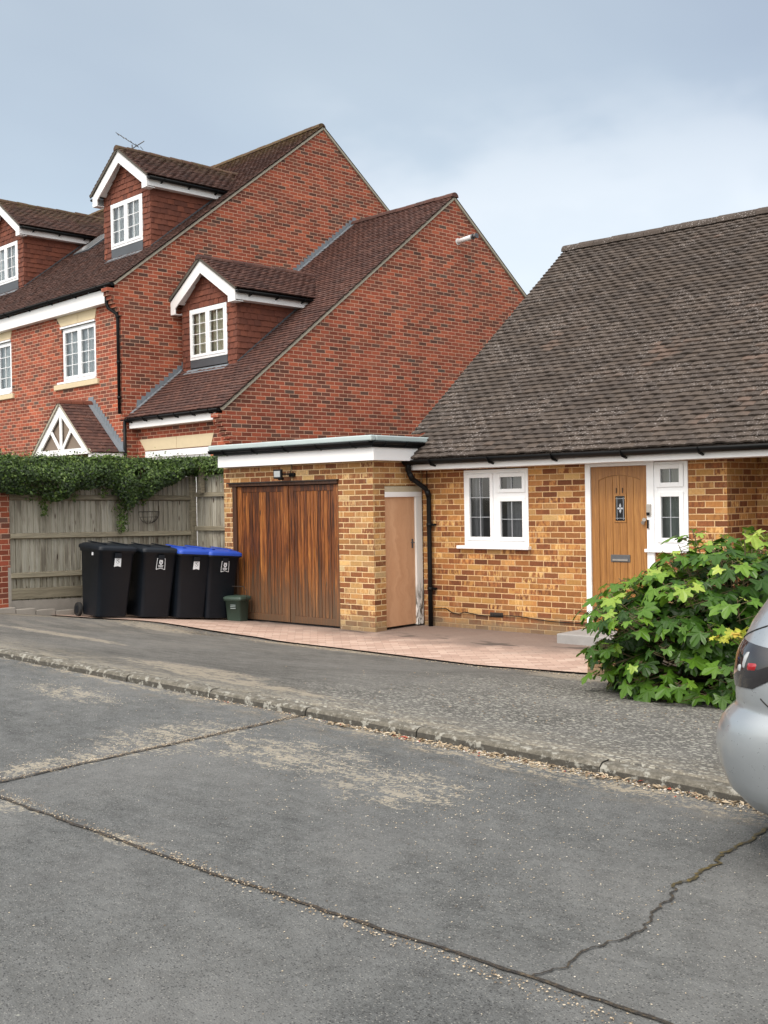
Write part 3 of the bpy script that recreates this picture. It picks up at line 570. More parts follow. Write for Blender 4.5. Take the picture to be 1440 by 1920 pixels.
def pg():
    c = R.choice([(-9.6, 9.55, 1.2, .12), (-5.9, 9.5, .5, .2), (-7, 9.5, 1.2, .06), (-12, 9.3, .8, .2), (-4.5, 7.2, 1.0, .8)]); p = (R.gauss(c[0], c[2]), R.gauss(c[1], c[3])); return p if 5.2 < p[1] < yE(p[0])+.1 else None
chips('pavement_grit', 1800, pg, .008, lambda x, y: ground(x, y)+.004, lambda: R.choice([.1, .2, .3, .5, .7]))
def leaves(name, n, pf, zf, size=.022):
    mb = MB()
    for _ in range(n):
        p = pf(); a = R.random()*6.28; s_ = size*R.uniform(.6, 1.3); d_ = Vector((math.cos(a), math.sin(a), R.uniform(-.2, .5))); w = Vector((-math.sin(a), math.cos(a), R.uniform(-.3, .4)))
        c = Vector((p[0], p[1], zf(*p)+.006)); mb.add([c-d_*s_, c+w*s_*.45+Vector((0, 0, .003)), c+d_*s_, c-w*s_*.45+Vector((0, 0, .006))], [(0, 1, 2), (0, 2, 3)], R.choice([.25, .4, .5, .62, .7, 1.0 if R.random() < .25 else .5]))
    o = mb.build(name, 'chips'); tag(o, kind='stuff')
leaves('fallen_leaves', 260, lambda: (lambda x: (x, KY0+ko(x)-.02-abs(R.gauss(0, .03))))(R.uniform(-4.9, -1.2)), zr)

# ============================================================ BUNGALOW
FY = 12.27
bg = thing('bungalow', 'brown brick bungalow with a steep grey tiled roof and an oak front door', 'bungalow', (-6.5, FY, 0))
WX0, WX1 = -10.12, -1.6; CX = -5.58; RY = 13.1
w = MB()
holes = [(-9.375, -8.32, 1.15, 2.2), (-7.445, -6.06, -.05, 2.2)]
wall_front(w, WX0, CX, -.15, 2.32, FY, holes, .12)
w.poly([(-6.50, FY+.012, -.05), (-6.06, FY+.012, -.05), (-6.06, FY+.012, 1.14), (-6.50, FY+.012, 1.14)])
w.poly([(CX, FY, -.15), (CX, RY, -.15), (CX, RY, 2.32), (CX, FY, 2.32)])
w.poly([(CX, RY, -.15), (WX1, RY, -.15), (WX1, RY, 2.4), (CX, RY, 2.4)])
w.poly([(-10.3, 20.8, -.15), (-10.3, FY+.3, -.15), (-10.3, FY+.3, 2.6), (-10.3, 16.45, 5.9), (-10.3, 20.8, 2.6)])
w.poly([(WX1, RY, -.15), (WX1, 20.8, -.15), (WX1, 20.8, 2.6), (WX1, 16.45, 5.9), (WX1, RY, 2.9)])
w.poly([(WX1, 20.8, -.15), (-10.3, 20.8, -.15), (-10.3, 20.8, 2.6), (WX1, 20.8, 2.6)])
w.build('wall', 'buff_brick', bg)
# roof: eave line y=11.83 z=2.35, slope .79
SL = .79; sn_, cs_ = SL/math.hypot(1, SL), 1/math.hypot(1, SL); EY, EZ = 11.83, 2.355; RYy = 16.45; RZ = EZ+(RYy-EY)*SL; LEN = (RYy-EY)/cs_
rf = MB(); SX0 = -10.32; RWID = 9.1
def sk(u, s):
    x = SX0+u; y = EY+s*cs_; return x < -10.13 and y < 12.34
tiles(rf, (SX0, EY, EZ), (1, 0, 0), (0, cs_, sn_), (0, -sn_, cs_), RWID, LEN, .165, .1, sk, camber=.009, th=.025, jit=1.2)
RX1 = SX0+RWID
rf.poly([(-10.12, EY+.02, EZ-.012), (RX1, EY+.02, EZ-.012), (RX1, RYy, RZ-.022), (-10.12, RYy, RZ-.022)])
rf.poly([(SX0+.02, 12.4, EZ+(12.4-EY)*SL-.022), (-10.11, 12.4, EZ+(12.4-EY)*SL-.022), (-10.11, RYy, RZ-.022), (SX0+.02, RYy, RZ-.022)])
rf.poly([(SX0, RYy, RZ-.01), (RX1, RYy, RZ-.01), (RX1, RYy+4.7, RZ-.01-4.7*SL), (SX0, RYy+4.7, RZ-.01-4.7*SL)])
roof = rf.build('roof', 'grey_tile', bg)
rd = MB(); x = SX0-.01
while x < RX1:
    w_ = .31; jz = R.gauss(0, .004)
    n = 7; ring = lambda xx, r_: [(xx, RYy-math.cos(math.pi*k/n)*r_, RZ+.0+math.sin(math.pi*k/n)*r_*.95+jz-.03) for k in range(n+1)]
    a, b = ring(x, .125), ring(x+w_-.006, .122)
    rd.add(a+b, [(k, k+1, n+1+k+1, n+1+k) for k in range(n)]+[tuple(range(n, -1, -1))]+[tuple(range(n+1, 2*n+2))], R.random()*.5); x += w_
rd.build('ridge', 'grey_tile', roof)
fa = MB(); fa.box(-10.11, RX1-.1, 11.935, 11.955, 2.212, 2.335); fa.box(-10.11, RX1-.1, 11.955, FY-.002, 2.212, 2.222); fa.build('fascia', 'white_paint', bg, .003)
def gutter(parent, p, q, r=.055, nb=6, name='gutter', mat='black', flat=False):
    mb = MB(); p, q = Vector(p), Vector(q); d_ = (q-p).normalized(); sd_ = Vector((d_.y, -d_.x, 0)); n = 8
    rows = []
    for pt in (p, q):
        rows.append([pt+sd_*(math.cos(math.pi*k/n)*r)+Vector((0, 0, -math.sin(math.pi*k/n)*r)) for k in range(n+1)]+[pt+sd_*(-math.cos(math.pi*k/n)*(r-.006))+Vector((0, 0, -math.sin(math.pi*k/n)*(r-.006))) for k in range(n+1)])
    K = 2*n+2; mb.add(rows[0]+rows[1], [(k, (k+1) % K, K+(k+1) % K, K+k) for k in range(K)]+[tuple(range(K-1, -1, -1)), tuple(range(K, 2*K))], .5, True)
    for pt, s_ in ((p, 1), (q, -1)): mb.add([pt+d_*.004*s_+sd_*(math.cos(math.pi*k/n)*(r+.003))+Vector((0, 0, -math.sin(math.pi*k/n)*(r+.003))) for k in range(n+1)], [tuple(range(n+1))])
    gt = mb.build(name, mat, parent); L = (q-p).length
    for i in range(nb):
        c = p+d_*(L*(i+.5)/nb); bk = MB()
        pts = [c+sd_*(math.cos(math.pi*k/n)*(r+.006))+Vector((0, 0, -math.sin(math.pi*k/n)*(r+.006))) for k in range(n+1)]
        for a, b in zip(pts, pts[1:]): bk.bar(a, b, .03, .006, d_ if abs(d_.z) < .5 else (0, 0, 1))
        bk.bar(c+Vector((0, 0, -r-.004)), c-sd_*(r+.03)+Vector((0, 0, -r-.03)), .028, .02)
        bk.build('gutter_bracket', mat, parent if flat else gt)
    return gt
gutter(bg, (-10.1, 11.865, 2.345), (RX1-.1, 11.865, 2.345), .066, 9)
dp = MB(); dp.tube([(-10.04, 11.87, 2.30), (-10.04, 11.87, 2.20), (-10.035, 11.93, 2.10), (-9.965, 12.14, 1.96), (-9.95, 12.20, 1.88), (-9.95, 12.20, 1.0), (-9.95, 12.20, .0)], .034, 12)
dp.tube([(-10.04, 11.87, 2.34), (-10.04, 11.87, 2.20)], .042, 12); dp.tube([(-10.037, 11.89, 2.17), (-10.03, 11.95, 2.08)], .04, 12); dp.tube([(-9.955, 12.17, 1.93), (-9.95, 12.20, 1.84)], .04, 12)
for z in (1.42, .52): dp.tube([(-9.95, 12.2, z), (-9.95, 12.2, z+.05)], .041, 12); dp.box(-10.0, -9.875, 12.215, 12.262, z+.01, z+.04)
dp.build('downpipe', 'black', bg)
cb = MB(); cb.tube([(-10.02, 12.25, 2.2), (-10.03, 12.255, 1.6), (-10.02, 12.255, .9), (-10.01, 12.255, .3), (-9.97, 12.25, .12)], .006, 6)
pts = [(-9.93, 12.245, .26)]
for i in range(1, 26):
    t = i/25; pts.append((-9.93+2.75*t, 12.248, .255-.07*t+.03*math.sin(t*15)*(1-t)+(-.05 if .08 < t < .2 else 0)))
cb.tube(pts, .0065, 6); cb.build('cable', 'black', bg)
ab = MB(); ab.box(-8.97, -8.755, FY-.004, FY+.02, .198, .262)
for i in range(7): ab.box(-8.955+i*.029, -8.94+i*.029, FY-.012, FY-.004, .205, .255)
ab.build('air_brick', 'wire', bg)
# main window
window(bg, -9.375, -8.32, 1.165, 2.19, FY-.01, [(-9.276, -8.932, 1.281, 2.082, 2, 3), (-8.764, -8.411, 1.925, 2.083, 2, 1), (-8.762, -8.411, 1.281, 1.758, 2, 2)], 'grey_curtain', opencurt=[(-9.38, -9.12), (-8.72, -8.30)], sash=.05, barmat='solder', bar=.007)
s = MB(); s.box(-9.473, -8.285, FY-.075, FY+.02, 1.118, 1.163); s.build('window_sill', 'white', bg, .006)
s = MB(); s.box(-8.70, -8.45, FY-.030, FY-.0225, 2.14, 2.155); s.build('trickle_vent', 'white', bg)
# door set
fr = MB(); fr.box(-7.452, -7.378, FY-.02, FY+.07, -.05, 2.212); fr.box(-6.597, -6.500, FY-.02, FY+.07, -.05, 2.212); fr.box(-7.378, -6.597, FY-.018, FY+.07, 2.172, 2.212)
fr.build('door_frame', 'white', bg, .004)
dr = MB(); DY = FY+.015
dr.box(-7.376, -6.599, DY, DY+.04, .13, 2.170); dm = dr.build('front_door', 'oak', bg)
st = MB(); n = 6; xl, xr = -7.268, -6.690
def arch(x): k = (x-(xl+xr)/2)/((xr-xl)/2); return 2.062-.058*k*k
st.box(-7.376, xl, DY-.012, DY, .13, 2.170, .3); st.box(xr, -6.599, DY-.012, DY, .13, 2.170, .6)
for i in range(12):
    a, b = xl+(xr-xl)*i/12, xl+(xr-xl)*(i+1)/12; st.prism([(a, DY-.012, arch(a)), (b, DY-.012, arch(b)), (b, DY-.012, 2.170), (a, DY-.012, 2.170)], (0, .012, 0), .45)
st.build('door_surround', 'oak', dm, .002)
bd = MB()
for i in range(6):
    a, b = xl+(xr-xl)*i/6+.003, xl+(xr-xl)*(i+1)/6-.003; m_ = (a+b)/2
    bd.prism([(a, DY-.007, .14), (b, DY-.007, .14), (b, DY-.007, arch(b)-.006), (m_, DY-.007, arch(m_)-.006), (a, DY-.007, arch(a)-.006)], (0, .007, 0), R.random())
bd.build('door_boards', 'oak', dm, .002)
dw = MB(); X0, X1, Z0, Z1 = -7.052, -6.885, 1.479, 1.821
for a, b, c, d_ in ((X0, X0+.018, Z0, Z1), (X1-.018, X1, Z0, Z1), (X0+.018, X1-.018, Z0, Z0+.018), (X0+.018, X1-.018, Z1-.018, Z1)): dw.box(a, b, DY-.018, DY, c, d_, .7)
dw.build('door_window_frame', 'oak', dm, .002)
p = MB(); p.box(X0+.018, X1-.018, DY-.011, DY-.001, Z0+.018, Z1-.018); p.build('door_window_glass', 'darkglass', dm)
ld = MB(); cx, cz = (X0+X1)/2, (Z0+Z1)/2
for a, b in (((X0+.04, Z0+.03), (X0+.04, Z1-.03)), ((X1-.04, Z0+.03), (X1-.04, Z1-.03)), ((X0+.02, Z1-.05), (X1-.02, Z1-.05)), ((X0+.02, Z0+.05), (X1-.02, Z0+.05))): ld.bar((a[0], DY-.013, a[1]), (b[0], DY-.013, b[1]), .004, .003, (0, 1, 0))
for k in range(4):
    an = k*math.pi/2; dx_, dz_ = math.cos(an), math.sin(an); px_, pz_ = -dz_, dx_; L = .045 if k % 2 == 0 else .062
    ld.prism([(cx, DY-.014, cz), (cx+dx_*L*.5+px_*.014, DY-.014, cz+dz_*L*.5+pz_*.014), (cx+dx_*L, DY-.014, cz+dz_*L), (cx+dx_*L*.5-px_*.014, DY-.014, cz+dz_*L*.5-pz_*.014)], (0, .003, 0))
ld.build('window_leading', 'solder', dm)
def textobj(txt, size, loc, rot, mat, parent, name, ext=.002, font_rot=None):
    cu = bpy.data.curves.new(name, 'FONT'); cu.body = txt; cu.size = size; cu.extrude = ext; cu.align_x = 'CENTER'; cu.align_y = 'CENTER'
    o = bpy.data.objects.new(name, cu); COL.objects.link(o); bpy.context.view_layer.update()
    dg = bpy.context.evaluated_depsgraph_get(); me = bpy.data.meshes.new_from_object(o.evaluated_get(dg)); bpy.data.objects.remove(o)
    me.materials.clear(); me.materials.append(M[mat]); q = bpy.data.objects.new(name, me); COL.objects.link(q); q.parent = parent; q.location = Vector(loc)-ORG[parent.name]; q.rotation_euler = rot; ORG[q.name] = ORG[parent.name]; return q
for x in (-7.020, -6.935): textobj('1', .092, (x, DY-.012, 1.868), (rad(90), 0, 0), 'wire', dm, 'door_number', .004)
lp = MB(); lp.box(-7.108, -6.840, DY-.018, DY-.007, .988, 1.078); lp.box(-7.085, -6.863, DY-.024, DY-.018, .998, 1.035); lp.build('letter_plate', 'darkmetal', dm, .004)
l2 = MB(); l2.box(-7.08, -6.868, DY-.027, DY-.0245, 1.004, 1.022); l2.build('letter_flap', 'steel', dm, .002)
hd = MB(); hd.tube([(-6.637, DY, 1.51), (-6.637, DY-.03, 1.51)], .024, 14); hd.tube([(-6.64, DY-.03, 1.48), (-6.64, DY-.055, 1.475)], .022, 14, rs=[.012, .024]); hd.build('door_handle', 'steel', dm); hk = MB(); hk.tube([(-6.632, DY, .87), (-6.632, DY-.012, .87)], .02, 14); hk.build('door_lock', 'steel', dm)
# sidelight
window(bg, -6.498, -6.062, 1.16, 2.205, FY-.012, [(-6.412, -6.170, 1.955, 2.118, 2, 1), (-6.408, -6.170, 1.292, 1.786, 2, 2)], 'blind', sash=.055, barmat='solder', bar=.007)
s = MB(); s.box(-6.615, -6.04, FY-.06, FY+.01, 1.118, 1.158); s.build('window_sill', 'white', bg, .005)
kp = MB(); kp.box(-6.588, -6.535, FY-.05, FY-.02, 1.555, 1.70); kp.build('key_safe', 'steel', bg, .004)
k2 = MB(); k2.box(-6.583, -6.54, FY-.055, FY-.0495, 1.562, 1.60); k2.build('key_safe_lever', 'black', bg, .003)
db = MB(); db.box(-6.588, -6.552, FY-.04, FY-.02, 1.395, 1.52); db.build('doorbell', 'pipe', bg, .014, 4)
d2 = MB(); d2.box(-6.583, -6.558, FY-.046, FY-.0395, 1.405, 1.51); d2.build('doorbell_face', 'black', bg, .010, 4)
# porch recess details
pr = MB(); pr.box(-5.585+.14, -5.40, 13.05, 13.1, .1, 1.12); pr.box(-5.54, -5.51, 13.06, 13.1, .1, 1.12); pr.box(-5.38, -5.36, 13.05, 13.1, .1, 1.12); pr.build('porch_screen', 'oakpale', bg)
th_ = MB(); th_.box(-7.5, -6.42, FY-.05, FY+.1, .02, .128); th_.build('threshold', 'step', bg, .006)
stp = MB(); stp.box(-7.50, -6.3, 11.62, 12.21, .0, .135)
tag(stp.build('doorstep', 'step', org=(-6.9, 11.9, 0), bevel=.012), 'low grey slab step on the paving in front of the oak front door', 'doorstep')
for q in stp.v: pass

# ============================================================ GARAGE
gy = 11.23; ga = thing('garage', 'flat roofed brick garage with weathered brown double doors beside the bungalow', 'garage', (-11.6, gy, 0))
w = MB(); GX0, GX1 = -13.2, -10.127
wall_front(w, GX0, GX1, -.15, 2.5, gy, [(-13.0, -10.777, -.2, 2.085)], .12)
w.poly([(GX1, gy, -.15), (GX1, gy+.235, -.15), (GX1, gy+.235, 2.5), (GX1, gy, 2.5)])
w.poly([(GX1, gy+.235, -.15), (GX1-.05, gy+.235, -.15), (GX1-.05, gy+.235, 2.0), (GX1, gy+.235, 2.0)])
w.poly([(GX1-.012, gy+.235, 2.0), (GX1-.012, FY+1, 2.0), (GX1-.012, FY+1, 2.5), (GX1-.012, gy+.235, 2.5)])
w.poly([(GX0, 16.5, -.15), (GX0, gy, -.15), (GX0, gy, 2.5), (GX0, 16.5, 2.5)]); w.poly([(GX1-.1, 16.5, -.15), (GX0, 16.5, -.15), (GX0, 16.5, 2.5), (GX1-.1, 16.5, 2.5)])
w.build('wall', 'garage_brick', ga)
gl = MB(); gl.box(GX1-.03, GX1-.006, gy+.235, FY-.002, 1.912, 1.99); gl.build('lintel', 'render_patch', ga)
rb = MB(); rb.box(GX0+.1, GX1+.02, gy-.05, 16.4, 2.5, 2.62); rb.build('flat_roof', 'trim', ga)
ff = MB(); ff.box(-13.12, -9.945, 11.05, 11.075, 2.335, 2.51); ff.box(-9.965, -9.945, 11.075, 12.13, 2.336, 2.51); ff.prism([(-9.945, 12.13, 2.336), (-9.945, 12.13, 2.51), (-9.945, 12.36, 2.51)], (-.02, 0, 0))
ff.box(-13.12, -9.966, 11.075, gy-.001, 2.338, 2.346); ff.box(-10.12, -9.966, gy, 12.2, 2.338, 2.346); ff.box(-13.12, -13.1, 11.075, 16, 2.335, 2.51); ff.build('fascia', 'white_paint', ga, .003)
tr = MB(); tr.box(-13.235, -9.90, 10.955, 11.06, 2.592, 2.668); tr.box(-10.02, -9.90, 11.06, 12.44, 2.592, 2.668); tr.box(-13.235, -13.13, 11.06, 16.4, 2.592, 2.668); tr.build('roof_trim', 'trim', ga, .018, 3)
tu = MB(); tu.box(-13.13, -10.02, 11.06, 16.4, 2.59, 2.63); tu.build('roof_membrane', 'trim', ga)
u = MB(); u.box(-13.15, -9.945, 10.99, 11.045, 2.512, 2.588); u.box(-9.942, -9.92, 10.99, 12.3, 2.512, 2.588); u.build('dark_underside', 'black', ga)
gutter(ga, (-13.22, 10.985, 2.588), (-9.93, 10.985, 2.588), .05, 5); gutter(ga, (-9.915, 11.0, 2.588), (-9.915, 12.3, 2.588), .045, 3)
fm = MB(); fm.box(-12.998, -12.915, gy-.012, gy+.08, .03, 2.083, .2); fm.box(-10.79, -10.778, gy+.0, gy+.08, .03, 2.04, .2); fm.box(-13.06, -10.777, gy-.03, gy+.08, 2.045, 2.09, .1); fm.build('door_frame', 'door_frame_wood', ga, .004)
lt = MB(); lt.box(-13.08, -10.76, gy-.055, gy-.001, 2.09, 2.105); lt.build('drip_strip', 'wire', ga)
GD0, GD1, GS = -12.912, -10.792, -11.80; gdY = gy+.03
for (a, b) in ((GD0, GS-.009), (GS+.009, GD1)):
    lf = MB(); lf.box(a, a+.095, gdY-.012, gdY+.03, .05, 2.035, R.random()); lf.box(b-.095, b, gdY-.012, gdY+.03, .05, 2.035, R.random()); lf.box(a+.095, b-.095, gdY-.011, gdY+.03, 1.95, 2.035, .1); lf.box(a+.095, b-.095, gdY-.009, gdY+.03, .05, .15, .4)
    dl = lf.build('garage_door', 'door_wood', ga, .004)
    bb = MB(); n = 12; wd = (b-a-.19)/n
    for i in range(n):
        x0 = a+.095+wd*i+.002; bb.box(x0, x0+wd-.009, gdY-.004+R.uniform(-.002, .002), gdY+.02, .15, 1.95, R.random())
    bb.build('door_boards', 'door_wood', dl, .004)
bk = MB(); bk.poly([(-13, gdY+.05, 0), (-10.7, gdY+.05, 0), (-10.7, gdY+.05, 2.1), (-13, gdY+.05, 2.1)]); bk.build('door_backing', 'room', ga)
sdx = GX1-.03; sd0, sd1 = gy+.238, 12.125
sd_ = MB(); sd_.box(sdx-.04, sdx, sd0+.003, sd1, .055, 1.845); sdo = sd_.build('side_door', 'ply', ga)
sf = MB(); sf.box(sdx-.05, sdx+.032, sd1+.003, FY-.012, .04, 1.84); sf.build('side_door_jamb', 'peeling', ga)
sf = MB(); sf.box(sdx-.05, sdx+.033, sd0+.002, FY-.012, 1.842, 1.912); sf.build('side_door_head', 'white_paint', ga, .003)
hl = MB(); hl.box(sdx, sdx+.006, 12.055, 12.085, 1.12, 1.25); hl.tube([(sdx+.004, 12.07, 1.2), (sdx+.04, 12.07, 1.2), (sdx+.042, 12.0, 1.2)], .008, 8); hl.build('door_handle', 'darkmetal', sdo)
fl = MB(); fl.box(-11.865, -11.70, 11.02, 11.055, 2.135, 2.268); flo = fl.build('floodlight', 'black', ga, .006)
fl2 = MB(); fl2.box(-11.845, -11.72, 11.014, 11.0195, 2.158, 2.246); fl2.build('light_panel', 'lens_white', flo)
fl3 = MB(); fl3.bar((-11.77, 11.06, 2.20), (-11.66, 11.225, 2.20), .03, .02); fl3.box(-11.72, -11.62, 11.19, 11.228, 2.16, 2.215); fl3.tube([(-11.70, 11.2, 2.21), (-11.685, 11.21, 2.28), (-11.67, 11.2, 2.335)], .005, 6); fl3.box(-11.80, -11.73, 11.05, 11.10, 2.115, 2.15); fl3.build('light_bracket', 'black', flo)

# ============================================================ RED HOUSES (own frame, turned -4.8 deg)
RZR = rad(-4.8)
def gable_roof(root, x0, x1, ey, ez, ry, sl, tmat, skips, back=True, tw=.165, gauge=.1, ridge_tint=.4, name='roof'):
    L = (ry-ey)*math.hypot(1, sl); cs, sn = 1/math.hypot(1, sl), sl/math.hypot(1, sl); rz = ez+(ry-ey)*sl; mb = MB()
    tiles(mb, (x0, ey, ez), (1, 0, 0), (0, cs, sn), (0, -sn, cs), x1-x0, L, tw, gauge, (lambda u, s: any(k(x0+u, ey+s*cs, ez+s*sn) for k in skips)) if skips else None, th=.023, camber=.005, jit=1.1)
    mb.poly([(x0, ey+.02, ez-.008), (x1, ey+.02, ez-.008), (x1, ry, rz-.022), (x0, ry, rz-.022)])
    if back: mb.poly([(x1, 2*ry-ey, ez), (x0, 2*ry-ey, ez), (x0, ry, rz), (x1, ry, rz)])
    rf_ = mb.build(name, tmat, root)
    rd = MB(); x = x0
    while x < x1-.05:
        w_ = min(.30, x1+.02-x); n = 6; jz = R.gauss(0, .004)
        ring = lambda xx, r_: [(xx, ry-math.cos(math.pi*k/n)*r_, rz+math.sin(math.pi*k/n)*r_*.95-.03+jz) for k in range(n+1)]
        a, b = ring(x, .11), ring(x+w_-.008, .108); rd.add(a+b, [(k, k+1, n+1+k+1, n+1+k) for k in range(n)]+[tuple(range(n, -1, -1)), tuple(range(n+1, 2*n+2))], R.random()*.7); x += w_
    rd.build('ridge', tmat, rf_); return rf_
def verge(root, x, ey, ez, ry, sl):
    v = MB(); rz = ez+(ry-ey)*sl
    v.bar((x+.01, ey+.03, ez-.028), (x+.01, ry, rz-.05), .05, .045, (0, -sl, 1)); v.bar((x+.01, 2*ry-ey, ez-.028), (x+.01, ry+.003, rz-.052), .05, .045, (0, sl, 1)); v.build('verge', 'verge', root)
def corbel(root, x, y, ztop, n=6):
    c = MB()
    for i in range(n): c.box(x-.22, x+.006, y-.045*(n-i), y+.02, ztop-.075*(i+1)+.004, ztop-.075*i)
    c.build('corbel', 'red_brick', root)
def casement(root, x0, x1, z0, z1, Y, curt, rows=4, **k):
    mid = (x0+x1)/2; s_ = .055; a0, a1, b0, b1 = x0+.045+s_, mid-s_-.012, mid+s_+.012, x1-.045-s_
    return window(root, x0, x1, z0, z1, Y, [(a0, a1, z0+.05+s_, z1-.045-s_, 2, rows), (b0, b1, z0+.05+s_, z1-.045-s_, 2, rows)], curt, sash=.055, **k)

# ---- dormer
def dormer(root, ac, bf, zroof, zbase, apex, tip, half, hw, wx0, wx1, wz0, wz1, tmat, curt, ey, ez, sl, dr_=3):
    # zroof(b): main roof height;  half: roof half width;  hw: body half width
    fwd = bf-.2; ds = (apex-tip)/half; L = half*math.hypot(1, ds); cs, sn = 1/math.hypot(1, ds), ds/math.hypot(1, ds)
    eb = ey+(tip-ez)/sl; ab_ = ey+(apex-ez)/sl
    rb = MB(); LENB = ab_-fwd+.05
    for sgn in (1, -1):
        def sk(u, s, sgn=sgn):
            b = fwd-.04+u if sgn > 0 else fwd-.04+(LENB-u); z = tip-.03+s*sn; return zroof(b) > z-.0
        if sgn > 0: tiles(rb, (ac+half+.04, fwd-.04, tip-.03), (0, 1, 0), (-cs, 0, sn), (sn, 0, cs), LENB, L+.03, .165, .1, sk, th=.023, camber=.005, jit=1.1)
        else: tiles(rb, (ac-half-.04, fwd-.04+LENB, tip-.03), (0, -1, 0), (cs, 0, sn), (-sn, 0, cs), LENB, L+.03, .165, .1, sk, th=.023, camber=.005, jit=1.1)
    for sgn in (1, -1):
        e = ac+sgn*(half+.02); q = [(e, fwd, tip-.03), (ac, fwd, apex-.015), (ac, ab_, apex-.015), (e, eb, tip-.03)]
        rb.poly(q if sgn < 0 else q[::-1])
    x = 0
    dm_ = MB(); w = dm_
    # body: backing walls
    w.poly([(ac-hw, bf, zbase-.05), (wx0, bf, zbase-.05), (wx0, bf, tip+.1), (ac-hw, bf, tip+.1)]); w.poly([(wx1, bf, zbase-.05), (ac+hw, bf, zbase-.05), (ac+hw, bf, tip+.1), (wx1, bf, tip+.1)])
    w.poly([(wx0, bf, wz1), (wx1, bf, wz1), (wx1, bf, tip+.1), (wx0, bf, tip+.1)]); w.poly([(ac-hw, bf, tip+.1), (ac+hw, bf, tip+.1), (ac, bf, tip+.1+hw*ds)])
    zt = tip-.02; bb_ = ey+(zt-ez)/sl
    w.poly([(ac+hw, bf, zbase-.05), (ac+hw, bb_, zt), (ac+hw, bf, zt)]); w.poly([(ac-hw, bf, zbase-.05), (ac-hw, bf, zt), (ac-hw, bb_, zt)])
    T = .115
    # cheeks
    tiles(w, (ac+hw, bf-.012, zbase-.05), (0, 1, 0), (0, 0, 1), (1, 0, 0), bb_-bf+.2, zt-zbase+.05, .165, T, lambda u, s: zroof(bf+u) > zbase-.05+s+.03, th=.013, camber=.004, jit=1.8, lift=.010)
    tiles(w, (ac-hw, bb_, zbase-.05), (0, -1, 0), (0, 0, 1), (-1, 0, 0), bb_-bf, zt-zbase+.05, .165, T, lambda u, s: zroof(bb_-u) > zbase-.05+s+.03, th=.013, camber=.004, jit=1.8, lift=.010)
    tiles(w, (ac-hw-.012, bf, zbase-.05), (1, 0, 0), (0, 0, 1), (0, -1, 0), wx0-(ac-hw)+.002, zt-zbase, .13, T, None, th=.013, camber=.004, jit=1.8, lift=.010)
    tiles(w, (wx1+.002, bf, zbase-.05), (1, 0, 0), (0, 0, 1), (0, -1, 0), ac+hw+.012-wx1, zt-zbase+.05, .13, T, None, th=.013, camber=.004, jit=1.8, lift=.010)
    tiles(w, (wx0, bf, wz1+.01), (1, 0, 0), (0, 0, 1), (0, -1, 0), wx1-wx0, .08+apex-wz1, .165, T, lambda u, s: wz1+s > apex-.12-abs(wx0+u-ac)*ds, th=.013, camber=.004, jit=1.8, lift=.010)
    tiles(w, (ac-hw, bf, zt), (1, 0, 0), (0, 0, 1), (0, -1, 0), wx0-(ac-hw), .4, .165, T, lambda u, s: zt+s > apex-.12-abs(ac-hw+u-ac)*ds, th=.013, camber=.004, jit=1.8, lift=.010)
    dm = w.build('dormer', 'hung_tile', root)
    drf = rb.build('dormer_roof', tmat, dm)
    rd = MB(); y = fwd-.05
    while y < ab_+.1:
        n = 6; w_ = .27; jz = R.gauss(0, .006); ring = lambda yy, r_: [(ac-math.cos(math.pi*k/n)*r_, yy, apex+math.sin(math.pi*k/n)*r_-.045+jz) for k in range(n+1)]
        a, b = ring(y, .10), ring(y+w_-.008, .094); rd.add(a+b, [(k+1, k, n+1+k, n+1+k+1) for k in range(n)]+[tuple(range(n+1)), tuple(range(2*n+1, n, -1))], R.random()); y += w_
    rd.build('dormer_ridge', tmat, dm)
    # verge + barge boards
    vg = MB()
    for sgn in (1, -1): vg.bar((ac+sgn*(half+.04), fwd-.02, tip-.045), (ac, fwd-.02, apex-.035), .05, .03, (0, 1, 0))
    vg.build('dormer_verge', 'darkverge', dm)
    bgd = MB(); bh_ = .19; e = half-.02
    for sgn in (1, -1):
        o_ = ac+sgn*e; zo = tip-.05
        bgd.prism([(ac, fwd, apex-.06), (o_, fwd, zo+.0), (o_, fwd, zo-.22), (ac+sgn*(hw-.02), fwd, zo-.22), (ac+sgn*(hw-.02), fwd, zo-.22+.12), (ac, fwd, apex-.06-bh_*1.35)], (0, .025, 0))
        bgd.box(ac+sgn*e, ac+sgn*(hw-.02), fwd+.025, bf+.0, zo-.22, zo-.205)
        bgd.bar((ac+sgn*(hw*.92), (fwd+bf)/2+.01, tip-.10+.03), (ac, (fwd+bf)/2+.01, apex-.14), .17, .012, (-sgn*ds, 0, 1))
    bgd.build('barge_board', 'white_paint', dm, .003)
    for sgn in (1, -1):
        fs = MB(); o_ = ac+sgn*e; fs.box(o_-.02*(sgn > 0), o_+.02*(sgn < 0), fwd+.025, eb-.05, tip-.235, tip-.05); fs.box(o_-.02*sgn, ac+sgn*hw, bf, eb-.12, tip-.235, tip-.222); fs.build('dormer_fascia', 'white_paint', dm)
    for sgn in (1, -1): gutter(dm, (ac+sgn*(half+.045), fwd+.01, tip-.07), (ac+sgn*(half+.045), eb-.06, tip-.07), .058, 3, 'dormer_gutter', flat=True)
    window_in = casement(dm, wx0, wx1, wz0, wz1, bf-.035, curt, dr_, flat=True)
    ap_ = MB(); ap_.prism([(wx0, bf-.03, wz0-.008), (wx1, bf-.03, wz0-.008), (wx1, bf-.03, zbase+.03), (wx0, bf-.03, zbase+.03)], (0, .03, 0)); ap_.build('apron', 'leaddark', dm)
